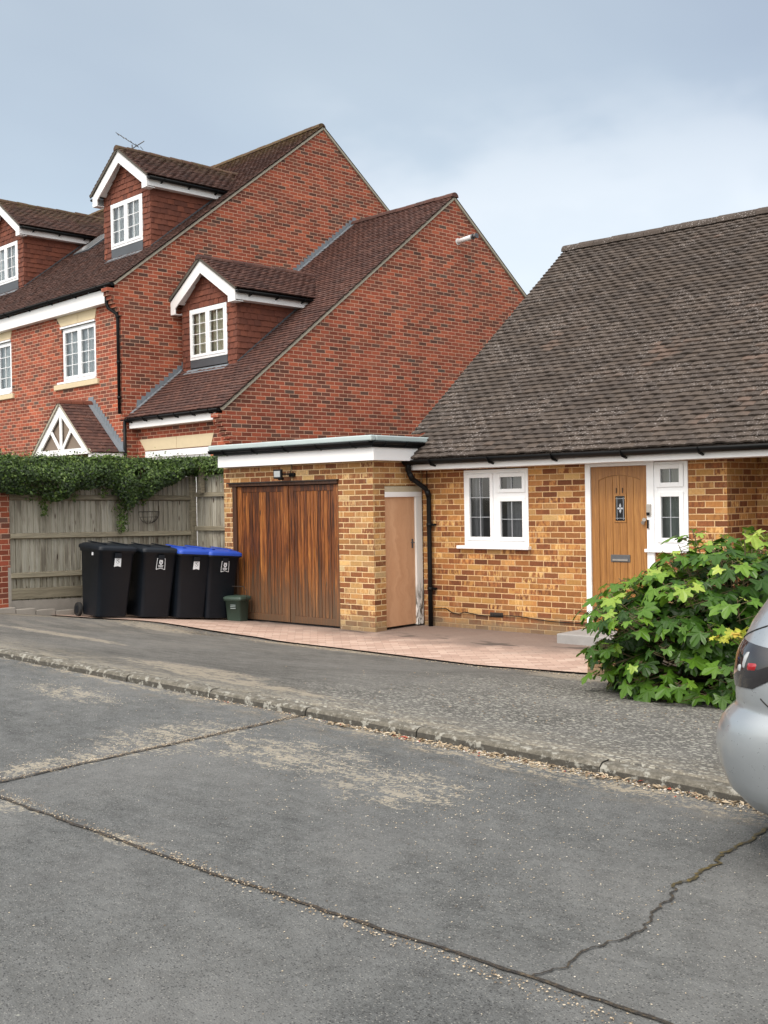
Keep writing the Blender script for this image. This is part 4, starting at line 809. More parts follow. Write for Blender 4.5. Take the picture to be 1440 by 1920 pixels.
    a2 = MB(); n_ = Vector((0, -sl, 1)).normalized(); a2.bar((wx0-.08, bf-.10, zroof(bf-.10)+.028), (wx1+.06, bf-.10, zroof(bf-.10)+.028), .16, .012, n_); a2.build('apron_skirt', 'lead', dm)
    for sgn in (1, -1): sk_ = MB(); sk_.bar((ac+sgn*(hw+.03), bf-.02, zroof(bf-.02)+.028), (ac+sgn*(hw+.03), bb_-.02, zt+.03), .05, .02, (1, 0, 0)); sk_.build('soaker', 'leaddark', dm)
    va = MB()
    for sgn in (1, -1): va.bar((ac+sgn*(half+.0), eb+.05, tip+.03), (ac+sgn*.05, ab_+.03, apex+.02), .12, .012, (0, -sl, 1))
    va.build('valley', 'leaddark', dm)
    return dm

# ---- lower wing with the garage, gable towards the garage
A1, EY1, EZ1, RY1, SL1 = -16.4, 11.68, 3.50, 17.90, .777
h1 = thing('brick_house', 'lower red brick house with one dormer, its gable rising above the flat garage roof', 'house', (-18, 13, 0), RZR)
RZ1 = EZ1+(RY1-EY1)*SL1; FB1 = 11.95; A2 = -19.6
w = MB(); wall_front(w, A2, A1, -.15, EZ1-.02, FB1, [(-19.30, -17.10, -.1, 2.85)], .12)
w.poly([(A1, FB1, -.15), (A1, 23.8, -.15), (A1, 23.8, EZ1+.05), (A1, RY1, RZ1-.03), (A1, EY1+.05, EZ1), (A1, EY1+.05, EZ1-.10), (A1, FB1, EZ1-.12)])
w.poly([(A1, 23.8, -.15), (A2, 23.8, -.15), (A2, 23.8, EZ1), (A1, 23.8, EZ1)])
w.build('wall', 'red_brick', h1)
zr1 = lambda b: EZ1+(b-EY1)*SL1
D1 = dict(ac=-18.53, bf=12.98)
in1 = lambda x, y, z: abs(x-D1['ac']) < .90 and D1['bf'] < y and z < 6.68-abs(x-D1['ac'])*.67-.05
gable_roof(h1, A2+.02, A1+.045, EY1, EZ1, RY1, SL1, 'red_tile', [in1])
verge(h1, A1, EY1, EZ1, RY1, SL1); corbel(h1, A1, FB1, EZ1-.10, 7)
f_ = MB(); f_.box(A2+.05, A1-.22, 11.735, 11.76, 3.305, 3.46); f_.box(A2+.05, A1-.22, 11.76, FB1-.002, 3.305, 3.315); f_.build('fascia', 'white_paint', h1, .003)
gutter(h1, (A2-.12, 11.69, 3.49), (A1-.03, 11.69, 3.49), .058, 6)
ln = MB(); ln.prism([(-19.52, FB1-.012, 3.09), (-19.31, FB1-.012, 2.86), (-18.20, FB1-.012, 2.86), (-18.20, FB1-.012, 3.09)], (0, .03, 0), .4); ln.prism([(-16.97, FB1-.012, 3.09), (-17.07, FB1-.012, 2.86), (-18.19, FB1-.012, 2.86), (-18.19, FB1-.012, 3.09)], (0, .03, 0), .6); ln.build('stone_lintel', 'stone', h1, .003)
gd = MB(); gd.box(-19.30, -17.10, FB1+.03, FB1+.06, -.1, 2.72); gd.box(-19.30, -17.10, FB1-.02, FB1+.03, 2.72, 2.84)
for i in range(9): gd.box(-19.2, -17.2, FB1+.02, FB1+.03, .2+i*.27, .44+i*.27)
gd.build('garage_door', 'white', h1)
dormer(h1, -18.53, 12.98, zr1, 4.51, 6.68, 5.93, 1.16, .93, -19.17, -17.90, 4.70, 5.72, 'red_tile', 'cream_curtain', EY1, EZ1, SL1, 4)
fl_ = MB(); fl_.tube([(A1, 18.02, 7.37), (A1+.14, 18.02, 7.38), (A1+.42, 18.02, 7.40)], .052, 14); flu = fl_.build('flue', 'pipe', h1)
fc = MB(); fc.tube([(A1+.42, 18.02, 7.40), (A1+.455, 18.02, 7.402)], .062, 14); fc.tube([(A1+.46, 18.02, 7.40), (A1+.52, 18.02, 7.405)], .045, 14); fc.tube([(A1+.53, 18.02, 7.40), (A1+.55, 18.02, 7.405)], .06, 14); fc.build('flue_cap', 'darkmetal', flu)
fs_ = MB(); fs_.tube([(A1+.001, 18.02, 7.37), (A1+.012, 18.02, 7.37)], .075, 14); fs_.build('flue_collar', 'pipe', flu)

# ---- tall terrace
h2 = thing('brick_house', 'tallest red brick terraced house with two dormers and a gabled white porch', 'house', (-23, 13, 0), RZR)
EY2, EZ2, RY2, SL2, FB2 = 11.44, 6.18, 16.98, .769, 11.64; RZ2 = EZ2+(RY2-EY2)*SL2; X2 = -34.0
w = MB(); W1 = (-22.07, -20.63, 4.44, 5.57); W2 = (-25.92, -24.46, 4.44, 5.60)
wall_front(w, X2, A2, -.15, EZ2-.05, FB2, [W1, W2], .1)
w.poly([(A2, FB2, -.15), (A2, 22.5, -.15), (A2, 22.5, EZ2+.05), (A2, RY2, RZ2-.03), (A2, EY2+.05, EZ2-.02), (A2, EY2+.05, EZ2-.12), (A2, FB2, EZ2-.14)])
w.poly([(X2, 22.5, -.15), (X2, FB2, -.15), (X2, FB2, EZ2), (X2, RY2, RZ2), (X2, 22.5, EZ2)]); w.poly([(A2, 22.5, -.15), (X2, 22.5, -.15), (X2, 22.5, EZ2), (A2, 22.5, EZ2)])
w.build('wall', 'red_brick', h2)
zr2 = lambda b: EZ2+(b-EY2)*SL2
AC2 = -21.06; AC3 = -26.94
def in2(x, y, z): return (abs(x-AC2) < .88 and y > 12.69 and z < 9.38-abs(x-AC2)*.69-.05) or (abs(x-AC3) < .88 and y > 12.76 and z < 9.45-abs(x-AC3)*.69-.05)
gable_roof(h2, X2, A2+.045, EY2, EZ2, RY2, SL2, 'red_tile_moss', [in2])
verge(h2, A2, EY2, EZ2, RY2, SL2); corbel(h2, A2, FB2, EZ2-.11, 7)
f_ = MB(); f_.box(X2, A2-.20, 11.49, 11.515, 5.83, 6.10); f_.box(X2, A2-.20, 11.515, FB2-.002, 5.83, 5.84); f_.build('fascia', 'white_paint', h2, .003)
gutter(h2, (X2, 11.43, 6.17), (A2+.02, 11.43, 6.17), .06, 14)
for (a, b, c, d_) in (W1, W2):
    casement(h2, a, b, c, d_, FB2+.03, 'net')
    hd_ = MB(); hd_.box(a-.02, b, FB2-.03, FB2+.03, d_+.0, d_+.035); hd_.box(a-.16, b, FB2-.045, FB2+.03, c-.045, c-.004); hd_.build('window_trim', 'white', h2)
    sl_ = MB(); sl_.prism([(a-.30, FB2-.05, c-.052), (b+.12, FB2-.05, c-.052), (b+.12, FB2-.05, c-.16), (a-.30, FB2-.05, c-.16)], (0, .07, 0)); sl_.build('stone_sill', 'stone', h2, .006)
    ln = MB(); m_ = (a+b)/2; ln.prism([(a-.2, FB2-.015, d_+.27), (a-.0, FB2-.015, d_+.05), (m_-.004, FB2-.015, d_+.05), (m_-.004, FB2-.015, d_+.27)], (0, .03, 0), .3); ln.prism([(m_+.004, FB2-.015, d_+.27), (m_+.004, FB2-.015, d_+.05), (b, FB2-.015, d_+.05), (b+.06, FB2-.015, d_+.27)], (0, .03, 0), .6); ln.build('stone_lintel', 'stone', h2, .003)
dormer(h2, AC2, 12.69, zr2, 7.12, 9.38, 8.60, 1.12, .93, -21.69, -20.42, 7.34, 8.31, 'dormer_tile_moss', 'net', EY2, EZ2, SL2)
dormer(h2, AC3, 12.76, zr2, 7.18, 9.47, 8.69, 1.12, .93, -27.57, -26.30, 7.42, 8.39, 'dormer_tile_moss', 'net', EY2, EZ2, SL2)
dp = MB(); gx_ = A2-.22; dp.tube([(gx_, 11.43, 6.14), (gx_, 11.43, 5.80), (gx_+.02, 11.46, 5.70), (gx_+.16, 11.56, 5.58), (gx_+.16, 11.585, 5.48), (gx_+.16, 11.585, 3.6)], .034, 10)
dp.tube([(gx_, 11.43, 6.17), (gx_, 11.43, 6.02)], .045, 10)
for z in (5.5, 4.6, 3.9): dp.tube([(gx_+.16, 11.585, z), (gx_+.16, 11.585, z+.05)], .041, 10)
dp.tube([(A2+.0, 11.66, 3.45), (A2+.0, 11.66, 2.2)], .034, 10)
dp.build('downpipe', 'black', h2)
# stepped flashing on the gable where the wing roof meets it
fl_ = MB()
n = 56
for i in range(n):
    b0 = EY1+.25+i*(RY1-EY1-.2)/n; b1 = b0+(RY1-EY1-.2)/n*1.25; zb = zr1(b0)
    fl_.prism([(A2+.004, b0, zr1(b0)+.02), (A2+.004, b1, zr1(b1)+.02), (A2+.004, b1-.01, zb+.20), (A2+.004, b0+.015, zb+.20)], (.008, 0, 0))
fl_.bar((A2+.05, EY1+.1, zr1(EY1+.1)+.035), (A2+.05, RY1, RZ1+.035), .11, .012, (0, -SL1, 1)); fl_.build('stepped_flashing', 'lead', h2)
# roof window, aerial
n_ = Vector((0, -SL2, 1)).normalized(); sw = MB(); c = Vector((-25.0, 14.15, zr2(14.15)+.04)); sw.bar(c-Vector((.39, 0, 0)), c+Vector((.39, 0, 0)), 1.0, .06, n_); rw = sw.build('roof_window', 'leaddark', h2); sg = MB(); c2 = c+n_*.034; sg.bar(c2-Vector((.33, 0, 0)), c2+Vector((.33, 0, 0)), .86, .012, n_); sg.build('roof_window_glass', 'lens_white', rw)
# porch
pa, pzr, pf, pb = -20.86, 3.90, 10.93, FB2; ph, psl = 1.22, .86; pe = pzr-ph*psl
pm = MB(); cs, sn = 1/math.hypot(1, psl), psl/math.hypot(1, psl)
tiles(pm, (pa+ph+.03, pf-.04, pe-.02), (0, 1, 0), (-cs, 0, sn), (sn, 0, cs), pb-pf+.04, (ph+.03)/cs, .165, .1, None, th=.013); tiles(pm, (pa-ph-.03, pb, pe-.02), (0, -1, 0), (cs, 0, sn), (-sn, 0, cs), pb-pf+.04, (ph+.03)/cs, .165, .1, None, th=.013)
for sgn in (1, -1):
    q = [(pa+sgn*(ph+.02), pf, pe-.03), (pa, pf, pzr-.02), (pa, pb, pzr-.02), (pa+sgn*(ph+.02), pb, pe-.03)]; pm.poly(q if sgn < 0 else q[::-1])
porch = pm.build('porch_roof', 'red_tile', h2)
rd = MB(); y = pf-.05
while y < pb-.1:
    nn_ = 6; ring = lambda yy, r_: [(pa-math.cos(math.pi*k/nn_)*r_, yy, pzr+math.sin(math.pi*k/nn_)*r_-.04) for k in range(nn_+1)]; a, b = ring(y, .095), ring(y+.26, .09); rd.add(a+b, [(k+1, k, nn_+1+k, nn_+2+k) for k in range(nn_)]+[tuple(range(nn_+1))], R.random()); y += .268
rd.build('porch_ridge', 'hung_tile', porch)
pb_ = MB()
for sgn in (1, -1): pb_.prism([(pa, pf, pzr-.05), (pa+sgn*ph, pf, pe-.04), (pa+sgn*(ph-.22), pf, pe-.04-.0), (pa, pf, pzr-.05-.22)], (0, .03, 0))
pb_.box(pa-ph+.1, pa+ph-.1, pf+.005, pf+.03, pe-.04, pe+.08); pb_.box(pa-.045, pa+.045, pf+.006, pf+.028, pe+.08, pzr-.2)
for sgn in (1, -1): pb_.bar((pa+sgn*.03, pf+.018, pe+.06), (pa+sgn*.46, pf+.018, pe+.50), .075, .02, (0, 1, 0))
pb_.box(pa+ph-.16, pa+ph+.0, pf+.03, pb, pe-.17, pe-.03); pb_.box(pa-ph+.0, pa-ph+.16, pf+.03, pb, pe-.17, pe-.03)
pb_.box(pa+ph-.14, pa+ph-.02, pf+.04, pf+.16, .0, pe-.17); pb_.box(pa-ph+.02, pa-ph+.14, pf+.04, pf+.16, .0, pe-.17); pb_.build('porch_frame', 'white_paint', porch)
pbk = MB(); pbk.prism([(pa-ph+.03, pf+.06, pe-.02), (pa+ph-.03, pf+.06, pe-.02), (pa, pf+.06, pzr-.07)], (0, .02, 0)); pbk.build('porch_lining', 'porch_board', porch)
pvg = MB()
for sgn in (1, -1): pvg.bar((pa+sgn*(ph+.03), pf-.015, pe-.035), (pa, pf-.015, pzr-.03), .05, .03, (0, 1, 0))
pvg.build('porch_verge', 'verge', porch)
pfl = MB()
for sgn in (1, -1):
    for i in range(14):
        t0, t1 = i/14, (i+1.2)/14; x0, x1 = pa+sgn*ph*t0, pa+sgn*ph*t1; zt_ = pzr-ph*psl*t0+.13
        pfl.prism([(x0, pb-.004, pzr-ph*psl*t0+.02), (x1, pb-.004, pzr-ph*psl*t1+.02), (x1, pb-.004, zt_), (x0, pb-.004, zt_)], (0, -.008, 0))
    pfl.bar((pa+sgn*.0, pb-.06, pzr+.03), (pa+sgn*(ph+.06), pb-.06, pe+.0), .12, .012, (sgn*psl, 0, 1))
pfl.build('porch_flashing', 'lead', porch)
ae = MB(); AX, AZ = -27.85, 11.3
ae.tube([(AX, 16.98, 10.3), (AX, 16.98, 12.0)], .02, 6); ae.tube([(AX-.32, 16.7, 12.34), (AX+.15, 17.1, 11.92)], .012, 6)
for i in range(6): c = Vector((AX-.35+i*.11, 16.72+i*.09, 12.34-i*.09)); ae.bar(c-Vector((.10, -.11, .0)), c+Vector((.10, -.11, .0)), .011, .011)
ae.tube([(AX-.1, 16.98, 11.88), (AX+.6, 17.0, 11.96)], .014, 6); ae.build('aerial', 'darkmetal', h2)

# ============================================================ FENCE, PIER, IVY
FX = -14.3
fe = thing('fence', 'tall silvery board fence with rails behind the four wheelie bins', 'fence', (FX, 9.8, .3))
b = MB(); y = 8.24
def ftop(y): return 2.24+.01*math.sin(y*2)
while y < 11.46:
    wd = R.uniform(.088, .102); b.add([(FX-.012, y, .38-.05*(y-8.2)), (FX+.020+R.uniform(0, .006), y, .38-.05*(y-8.2)), (FX+.0, y+wd-.006, .38-.05*(y-8.2)), (FX-.012, y+wd-.006, .38-.05*(y-8.2)), (FX-.012, y, ftop(y)), (FX+.022, y, ftop(y)), (FX+.0, y+wd-.006, ftop(y)), (FX-.012, y+wd-.006, ftop(y))],
          [(3, 2, 1, 0), (4, 5, 6, 7), (0, 1, 5, 4), (1, 2, 6, 5), (2, 3, 7, 6), (3, 0, 4, 7)], R.random()); y += wd
b.build('fence_boards', 'fence_wood', fe)
b = MB(); b.box(FX-.03, FX-.013, 8.24, 11.45, .2, 2.2); b.build('fence_gap_shade', 'darkverge', fe)  # dark sheet added behind the gaps, stands for shadow lines between the boards
def rail(z0, z1, y0=8.24, y1=11.42):
    r_ = MB(); r_.prism([(FX+.008, y0, z0+.045), (FX+.008, y0, z0-.045), (FX+.07, y0, z0-.028), (FX+.055, y0, z0+.03)], (0, y1-y0, z1-z0), R.random()); r_.build('rail', 'rail_wood', fe, .004)
rail(1.93, 1.885); rail(1.385, 1.325); rail(.83, .765)
gb_ = MB(); gb_.prism([(FX+.0, 8.24, .65), (FX+.0, 8.24, .50), (FX+.045, 8.24, .50), (FX+.045, 8.24, .65)], (0, 3.16, -.08)); gb_.build('gravel_board', 'rail_wood', fe, .003)
cf = MB(); cf.prism([(FX-.06, 8.24, .485), (FX-.06, 8.24, -.1), (FX+.034, 8.24, -.1), (FX+.034, 8.24, .485)], (0, 3.17, -.125)); cf.build('concrete_base', 'concrete', fe, .006)
pp = MB(); pp.box(FX-.02, FX+.08, 11.42, 11.52, -.05, 2.27); pp.build('fence_post', 'rail_wood', fe, .006)
pf2 = thing('fence', 'short darker fence section between the tall fence post and the garage', 'fence', (-13.7, 11.52, .1))
b = MB(); x = FX+.08; x_end = GX0-.005
while x < x_end-.01:
    wd = min(R.uniform(.085, .10), x_end-x); b.box(x, x+wd-.006, 11.52+R.uniform(0, .010), 11.54, .0, 2.25, R.random()); x += wd
b.box(FX+.08, x_end, 11.541, 11.55, 0, 2.2, 0); b.build('fence_boards', 'fence_wood', pf2)
for z in (1.94, 1.40, .75): r_ = MB(); r_.box(FX+.08, x_end, 11.47, 11.525, z-.035, z+.035, R.random()); r_.build('rail', 'rail_wood', pf2, .004)
pl_ = MB(); pl_.box(-14.02, -13.95, 11.40, 11.47, 1.96, 2.55); pl_.build('fence_cleat', 'rail_wood', pf2)
bp_ = thing('brick_pier', 'dark red brick garden wall end at the left edge beside the fence', 'wall', (-14.4, 7.8, .45))
w = MB(); w.box(-14.62, -14.26, 6.2, 8.235, -.2, 2.2); w.build('wall', 'red_brick', bp_)
ms = MB(); ms.box(-14.30, -14.252, 8.195, 8.239, .3, .95); ms.build('mortar_skirt', 'concrete', bp_)
ke = MB()
for i in range(9): ke.box(FX+.10, FX+.20, 7.6+i*.31, 7.6+i*.31+.30, .12, .47-.035*i-.03)
tag(ke.build('path_edging', 'concrete', org=(FX+.15, 8.5, .3), bevel=.008), 'low concrete edging at the foot of the fence left of the bins', 'edging')

def leafcard(mb, c, n, s_, tint, spin=None):
    n = n.normalized(); a = n.orthogonal().normalized(); q = Matrix.Rotation(R.random()*6.283 if spin is None else spin, 3, n); a = q @ a; b = n.cross(a)
    d_ = n*(-.18*s_)
    mb.add([c-a*s_*.9, c-a*s_*.15+b*s_*.62+d_, c+a*s_, c-a*s_*.15-b*s_*.62+d_], [(0, 2, 1), (0, 3, 2)], tint)
iv = thing('ivy', 'dense dark green ivy draped over the top of the fence', 'climbing plant', (FX, 9.8, 2.1))
def ibot(y):
    P = [(7.2, 2.0), (8.05, 2.0), (8.3, 1.96), (8.55, 1.99), (8.8, 1.85), (9.0, 1.90), (9.15, 2.05), (9.4, 2.02), (9.65, 2.10), (9.85, 2.02), (10.0, 1.80), (10.12, 1.68), (10.28, 1.86), (10.5, 1.92), (10.7, 2.06), (10.9, 2.10), (11.2, 2.27), (11.6, 2.26), (12.2, 2.15)]
    for (a, b_), (c, d_) in zip(P, P[1:]):
        if a <= y <= c: return b_+(d_-b_)*(y-a)/(c-a)
    return 2.2
ivl = MB()
for i in range(30000):
    y = R.uniform(7.2, 12.2); bt = ibot(y); tp = 2.50+.05*mnoise.noise(Vector((y*2.2, 0, 0)))+.03*mnoise.noise(Vector((y*9, 2, 0))); t = R.random()**.9; z = bt+(tp-bt)*t
    if y > 11.3: bulge = .10+.12*math.sin(math.pi*min(1, t))
    else: bulge = .10+.24*math.sin(math.pi*(.15+.75*t))*(1+.35*mnoise.noise(Vector((y*2.5, z*3, 3))))
    back = .45 if z > 2.25 else 0.0
    sh = R.random()
    if sh < .68: x = FX+.06+bulge*R.uniform(.75, 1.08); n = Vector((1, R.gauss(0, .5)-.25, R.gauss(.35, .5)))
    elif back: x = FX+.06+bulge-R.uniform(0, 1)*(bulge+.5); z = tp-abs(R.gauss(0, .035)); n = Vector((R.gauss(.2, .5), R.gauss(0, .5), 1))
    else: x = FX+.06+bulge*R.random(); n = Vector((R.gauss(.5, .5), R.gauss(0, .6), R.gauss(.3, .6)))
    if y > 11.55 and x > -13.28 and z < 2.3: continue
    if mnoise.noise(Vector((y*3.1, z*4.1, 7))) < -.26 and sh < .6 and z < 2.35: continue
    tn = .30+.22*R.gauss(0, 1)+.25*(t-.5)+.2*mnoise.noise(Vector((y*4, z*5, 1)))
    leafcard(ivl, Vector((x, y, z)), n, R.uniform(.016, .032), max(0, min(1, tn)))
for (y0, n_, L) in ((8.75, 90, .22), (10.1, 150, .30), (10.02, 80, .42), (9.25, 60, .18), (9.75, 60, .15), (8.55, 40, .12), (10.45, 50, .12)):
    for _ in range(n_):
        t = R.random(); z = ibot(y0)+.08-t*(L+.08); leafcard(ivl, Vector((FX+.10+R.gauss(0, .03), y0+R.gauss(0, .06*(1-t*.6)), z)), Vector((1, R.gauss(0, .5), R.gauss(.3, .4))), R.uniform(.014, .026), R.uniform(.2, .8))
for _ in range(900):     # stray shoots standing above the top
    y = R.uniform(7.4, 12.1); h = abs(R.gauss(0, .05)); leafcard(ivl, Vector((FX+R.uniform(-.3, .3), y, 2.50+h)), Vector((R.gauss(0, 1), R.gauss(0, 1), 1)), R.uniform(.012, .022), R.uniform(.2, .9))
for _ in range(2600):    # spread on to the short panel
    x = R.uniform(-14.2, -13.15); z = 2.54-abs(R.gauss(0, .13)); leafcard(ivl, Vector((x, 11.50-R.uniform(.0, .16), z)), Vector((R.gauss(0, .4), -1, R.gauss(.4, .4))), R.uniform(.016, .028), R.uniform(.1, .75))
ivl.build('foliage', 'ivy', iv)
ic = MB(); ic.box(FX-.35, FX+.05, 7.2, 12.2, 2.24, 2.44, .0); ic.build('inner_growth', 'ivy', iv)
isx = MB()
for _ in range(60):
    y = R.uniform(7.6, 11.9); z = ibot(y); isx.tube([(FX+.06, y, 2.4), (FX+.12, y+R.uniform(-.1, .1), (2.4+z)/2), (FX+.1, y+R.uniform(-.2, .2), z-.03)], .004, 4)
for _ in range(70):
    y = R.uniform(7.4, 12.1); isx.tube([(FX+R.uniform(-.1, .2), y, 2.48), (FX+R.uniform(-.1, .2), y+R.uniform(-.06, .06), 2.52+abs(R.gauss(0, .05)))], .0025, 4)
isx.build('stem', 'stem', iv)
# wire half basket hung on the fence
hb = MB(); bc = Vector((FX+.02, 10.61, 1.685)); RR = .18
def bpt(ph, t): r_ = RR*math.cos(t*math.pi/2*.93); return bc+Vector((math.sin(ph)*r_*.85, -math.cos(ph)*r_, -RR*1.0*math.sin(t*math.pi/2)))
for t in (0, .3, .6): hb.tube([bpt(math.pi*k/12, t) for k in range(13)], .005 if t == 0 else .0035, 5)
for k in range(8): hb.tube([bpt(math.pi*k/7, t/6) for t in range(7)], .0035, 5)
hb.tube([bpt(0, 0), bpt(math.pi, 0)], .005, 5)
tag(hb.build('hanging_basket', 'wire', org=bc), 'empty half round wire basket hung on the fence', 'basket')

# ============================================================ WHEELIE BINS
def rrect(w, d, r, n=5):      # rounded rectangle, x = depth axis, y = width axis
    pts = []
    for cx, cy, a0 in ((d/2-r, w/2-r, 0), (-d/2+r, w/2-r, 90), (-d/2+r, -w/2+r, 180), (d/2-r, -w/2+r, 270)):
        for k in range(n+1): a = rad(a0+90*k/n); pts.append((cx+math.cos(a)*r, cy+math.sin(a)*r))
    return pts
def loft(mb, secs, cap=True, smooth=True, tint=.5):
    n = len(secs[0]); vs = [q for s_ in secs for q in s_]; fs = [(i*n+k, i*n+(k+1) % n, (i+1)*n+(k+1) % n, (i+1)*n+k) for i in range(len(secs)-1) for k in range(n)]
    mb.add(vs, fs, tint, smooth)
    if cap: mb.add([*secs[0]], [tuple(reversed(range(n)))], tint); mb.add([*secs[-1]], [tuple(range(n))], tint)
def make_bin(label, lid, loc, rz, sticker, extra):
    t = thing('wheelie_bin', label, 'wheelie bin', (0, 0, 0), 0, 'wheelie bins in a row by the fence', loc=loc); t.rotation_euler = (rad(-4.2), rad(1.0), rz)
    mb = MB(); secs = []
    for z, w_, d_, ox in ((.035, .445, .50, .01), (.06, .46, .515, .01), (.50, .495, .575, .0), (.505, .50, .58, 0), (.93, .535, .645, -.005), (.935, .565, .68, -.005), (.985, .570, .69, -.005)): secs.append([(x+ox, y, z) for x, y in rrect(w_, d_, .055)])
    loft(mb, secs); body = mb.build('body', 'bin', t)
    gr = MB(); gr.box(.335, .352, -.05, .05, .86, .93) ; gr.build('front_grip', 'bin', body, .006)
    lb = MB(); S_ = []
    for z, w_, d_, ox in ((.985, .60, .735, 0), (1.015, .60, .735, 0), (1.03, .585, .72, 0), (1.055, .50, .60, -.02), (1.065, .40, .50, -.03)): S_.append([(x+ox, y, z+.0+(-.03*(x+.35))) for x, y in rrect(w_, d_, .06)])
    loft(lb, S_)
    for k in (-.16, .16): lb.bar((-.28, k, 1.076), (.25, k, 1.052), .05, .012)
    lo = lb.build('lid', lid, t)
    if lid == 'blue_lid':
        rim = MB(); loft(rim, [[(x, y, z) for x, y in rrect(.598, .73, .06)] for z in (.945, .984)]); rim.build('rim', 'bin', body)
    hg = MB()
    for s_ in (-1, 1): hg.box(-.43, -.33, s_*.2-.03, s_*.2+.03, .94, 1.0)
    hg.tube([(-.42, -.24, .985), (-.42, .24, .985)], .016, 10); hg.build('handle', 'bin', t, .004)
    ax = MB(); ax.tube([(-.27, -.28, .10), (-.27, .28, .10)], .012, 8); ax.build('axle', 'steel', t)
    for s_ in (-1, 1):
        wh = MB(); wh.tube([(-.27, s_*.245, .10), (-.27, s_*.295, .10)], .10, 22); wo = wh.build('wheel', 'rubber', t, .008)
        hb_ = MB(); hb_.tube([(-.27, s_*.296, .10), (-.27, s_*.302, .10)], .055, 16); hb_.build('hub', 'bin', wo)
    # crest label on the front
    sx = lambda z: .255+.01+(z-.06)*.0735+.0045
    def sp(y, z): return (sx(z)+(.008 if z > .505 else 0), y, z)
    cz, cy = .80, .0
    if sticker == 'outline':
        st = MB(); hw_, hh = .062, .078
        for a, b_ in (((-hw_, hh), (hw_, hh)), ((hw_, hh), (hw_+.006, -hh)), ((-hw_, hh), (-hw_-.006, -hh)), ((-hw_-.006, -hh), (0, -hh+.018)), ((hw_+.006, -hh), (0, -hh+.018))): st.bar(sp(cy+a[0], cz+a[1]), sp(cy+b_[0], cz+b_[1]), .0065, .003, (1, 0, 0))
        sh = [(-.026, .058), (.026, .058), (.028, .012), (.012, -.008), (0, -.013), (-.012, -.008), (-.028, .012)]
        st.prism([sp(cy+a, cz+b_) for a, b_ in reversed(sh)], (.003, 0, 0))
        for zz, ww in ((-.024, .040), (-.040, .034)):
            k = -ww
            while k < ww: st.prism([sp(cy+k, cz+zz+.006), sp(cy+k, cz+zz-.006), sp(cy+k+.008, cz+zz-.006), sp(cy+k+.008, cz+zz+.006)], (.002, 0, 0)); k += .0115
        lb_ = st.build('crest_label', 'sticker', body)
        s2 = MB(); s2.prism([sp(cy-.012, cz+.045), sp(cy-.012, cz+.012), sp(cy+.002, cz+.002), sp(cy+.014, cz+.02)], (.0045, 0, 0)); s2.build('crest_print', 'stickergrey', lb_)
    else:
        st = MB(); hw_, hh = .047, .062; st.prism([sp(cy-hw_, cz+hh), sp(cy-hw_-.004, cz-hh), sp(cy, cz-hh+.012), sp(cy+hw_+.004, cz-hh), sp(cy+hw_, cz+hh)], (.003, 0, 0)); lb_ = st.build('crest_label', 'sticker', body)
        s2 = MB(); sh = [(-.026, .050), (.026, .050), (.028, .010), (.012, -.008), (0, -.014), (-.012, -.008), (-.028, .010)]
        for (a, b_), (c, d_) in zip(sh, sh[1:]+sh[:1]): s2.bar(sp(cy+a, cz+b_), sp(cy+c, cz+d_), .004, .0065, (1, 0, 0))
        s2.bar(sp(cy-.02, cz+.04), sp(cy+.018, cz+.004), .010, .0065, (1, 0, 0)); s2.bar(sp(cy+.012, cz+.044), sp(cy-.006, cz+.03), .012, .0065, (1, 0, 0)); s2.box(sx(cz-.03)+.004, sx(cz-.03)+.0075, -.034, .034, cz-.034, cz-.028); s2.build('crest_print', 'stickergrey', lb_)
    if extra: e = MB(); yy = -.2665; e.prism([(.06, yy, .93), (.06, yy, .885), (.105, yy, .885), (.105, yy, .93)], (0, -.004, 0)); e.build('small_label', 'sticker', body)
    return t
make_bin('black lidded wheelie bin with a small square label on its side, first in the row', 'bin', (-13.54, 9.26, .20), rad(-9), 'white', True)
make_bin('black lidded wheelie bin with outlined crest, next to the blue lidded bins', 'bin', (-13.37, 9.88, .15), rad(-10), 'outline', False)
make_bin('blue lidded wheelie bin with solid pale crest label, between two other bins', 'blue_lid', (-13.20, 10.38, .105), rad(-9), 'white', False)
make_bin('blue lidded wheelie bin with outlined crest, last in the row beside the garage', 'blue_lid', (-13.10, 10.82, .065), rad(-6), 'outline', False)
cdn = thing('food_caddy', 'small dark green food waste caddy standing against the garage door', 'bin', (0, 0, 0), 0, None, loc=(-12.70, 11.02, .035)); cdn.rotation_euler = (0, 0, rad(-75))
mb = MB(); loft(mb, [[(x, y, z) for x, y in rrect(a, b_, .03)] for z, a, b_ in ((0, .235, .20), (.02, .245, .21), (.31, .28, .25), (.312, .31, .28), (.335, .312, .282))]); cbody = mb.build('body', 'green_plastic', cdn)
mb = MB(); loft(mb, [[(x, y, z) for x, y in rrect(a, b_, .03)] for z, a, b_ in ((.336, .325, .295), (.365, .325, .295), (.375, .29, .26), (.385, .24, .2))]); mb.build('lid', 'green_plastic', cdn)
mb = MB(); mb.tube([(0, -.165, .30), (0, -.17, .45), (0, -.12, .52), (0, .12, .52), (0, .17, .45), (0, .165, .30)], .0045, 6); mb.build('handle', 'wire', cdn)
mb = MB(); [mb.box(.128+.001*i, .137+.001*i, -.03, .06, .20+i*.025, .206+i*.025) for i in range(3)]; mb.build('printed_lines', 'trim', cbody)

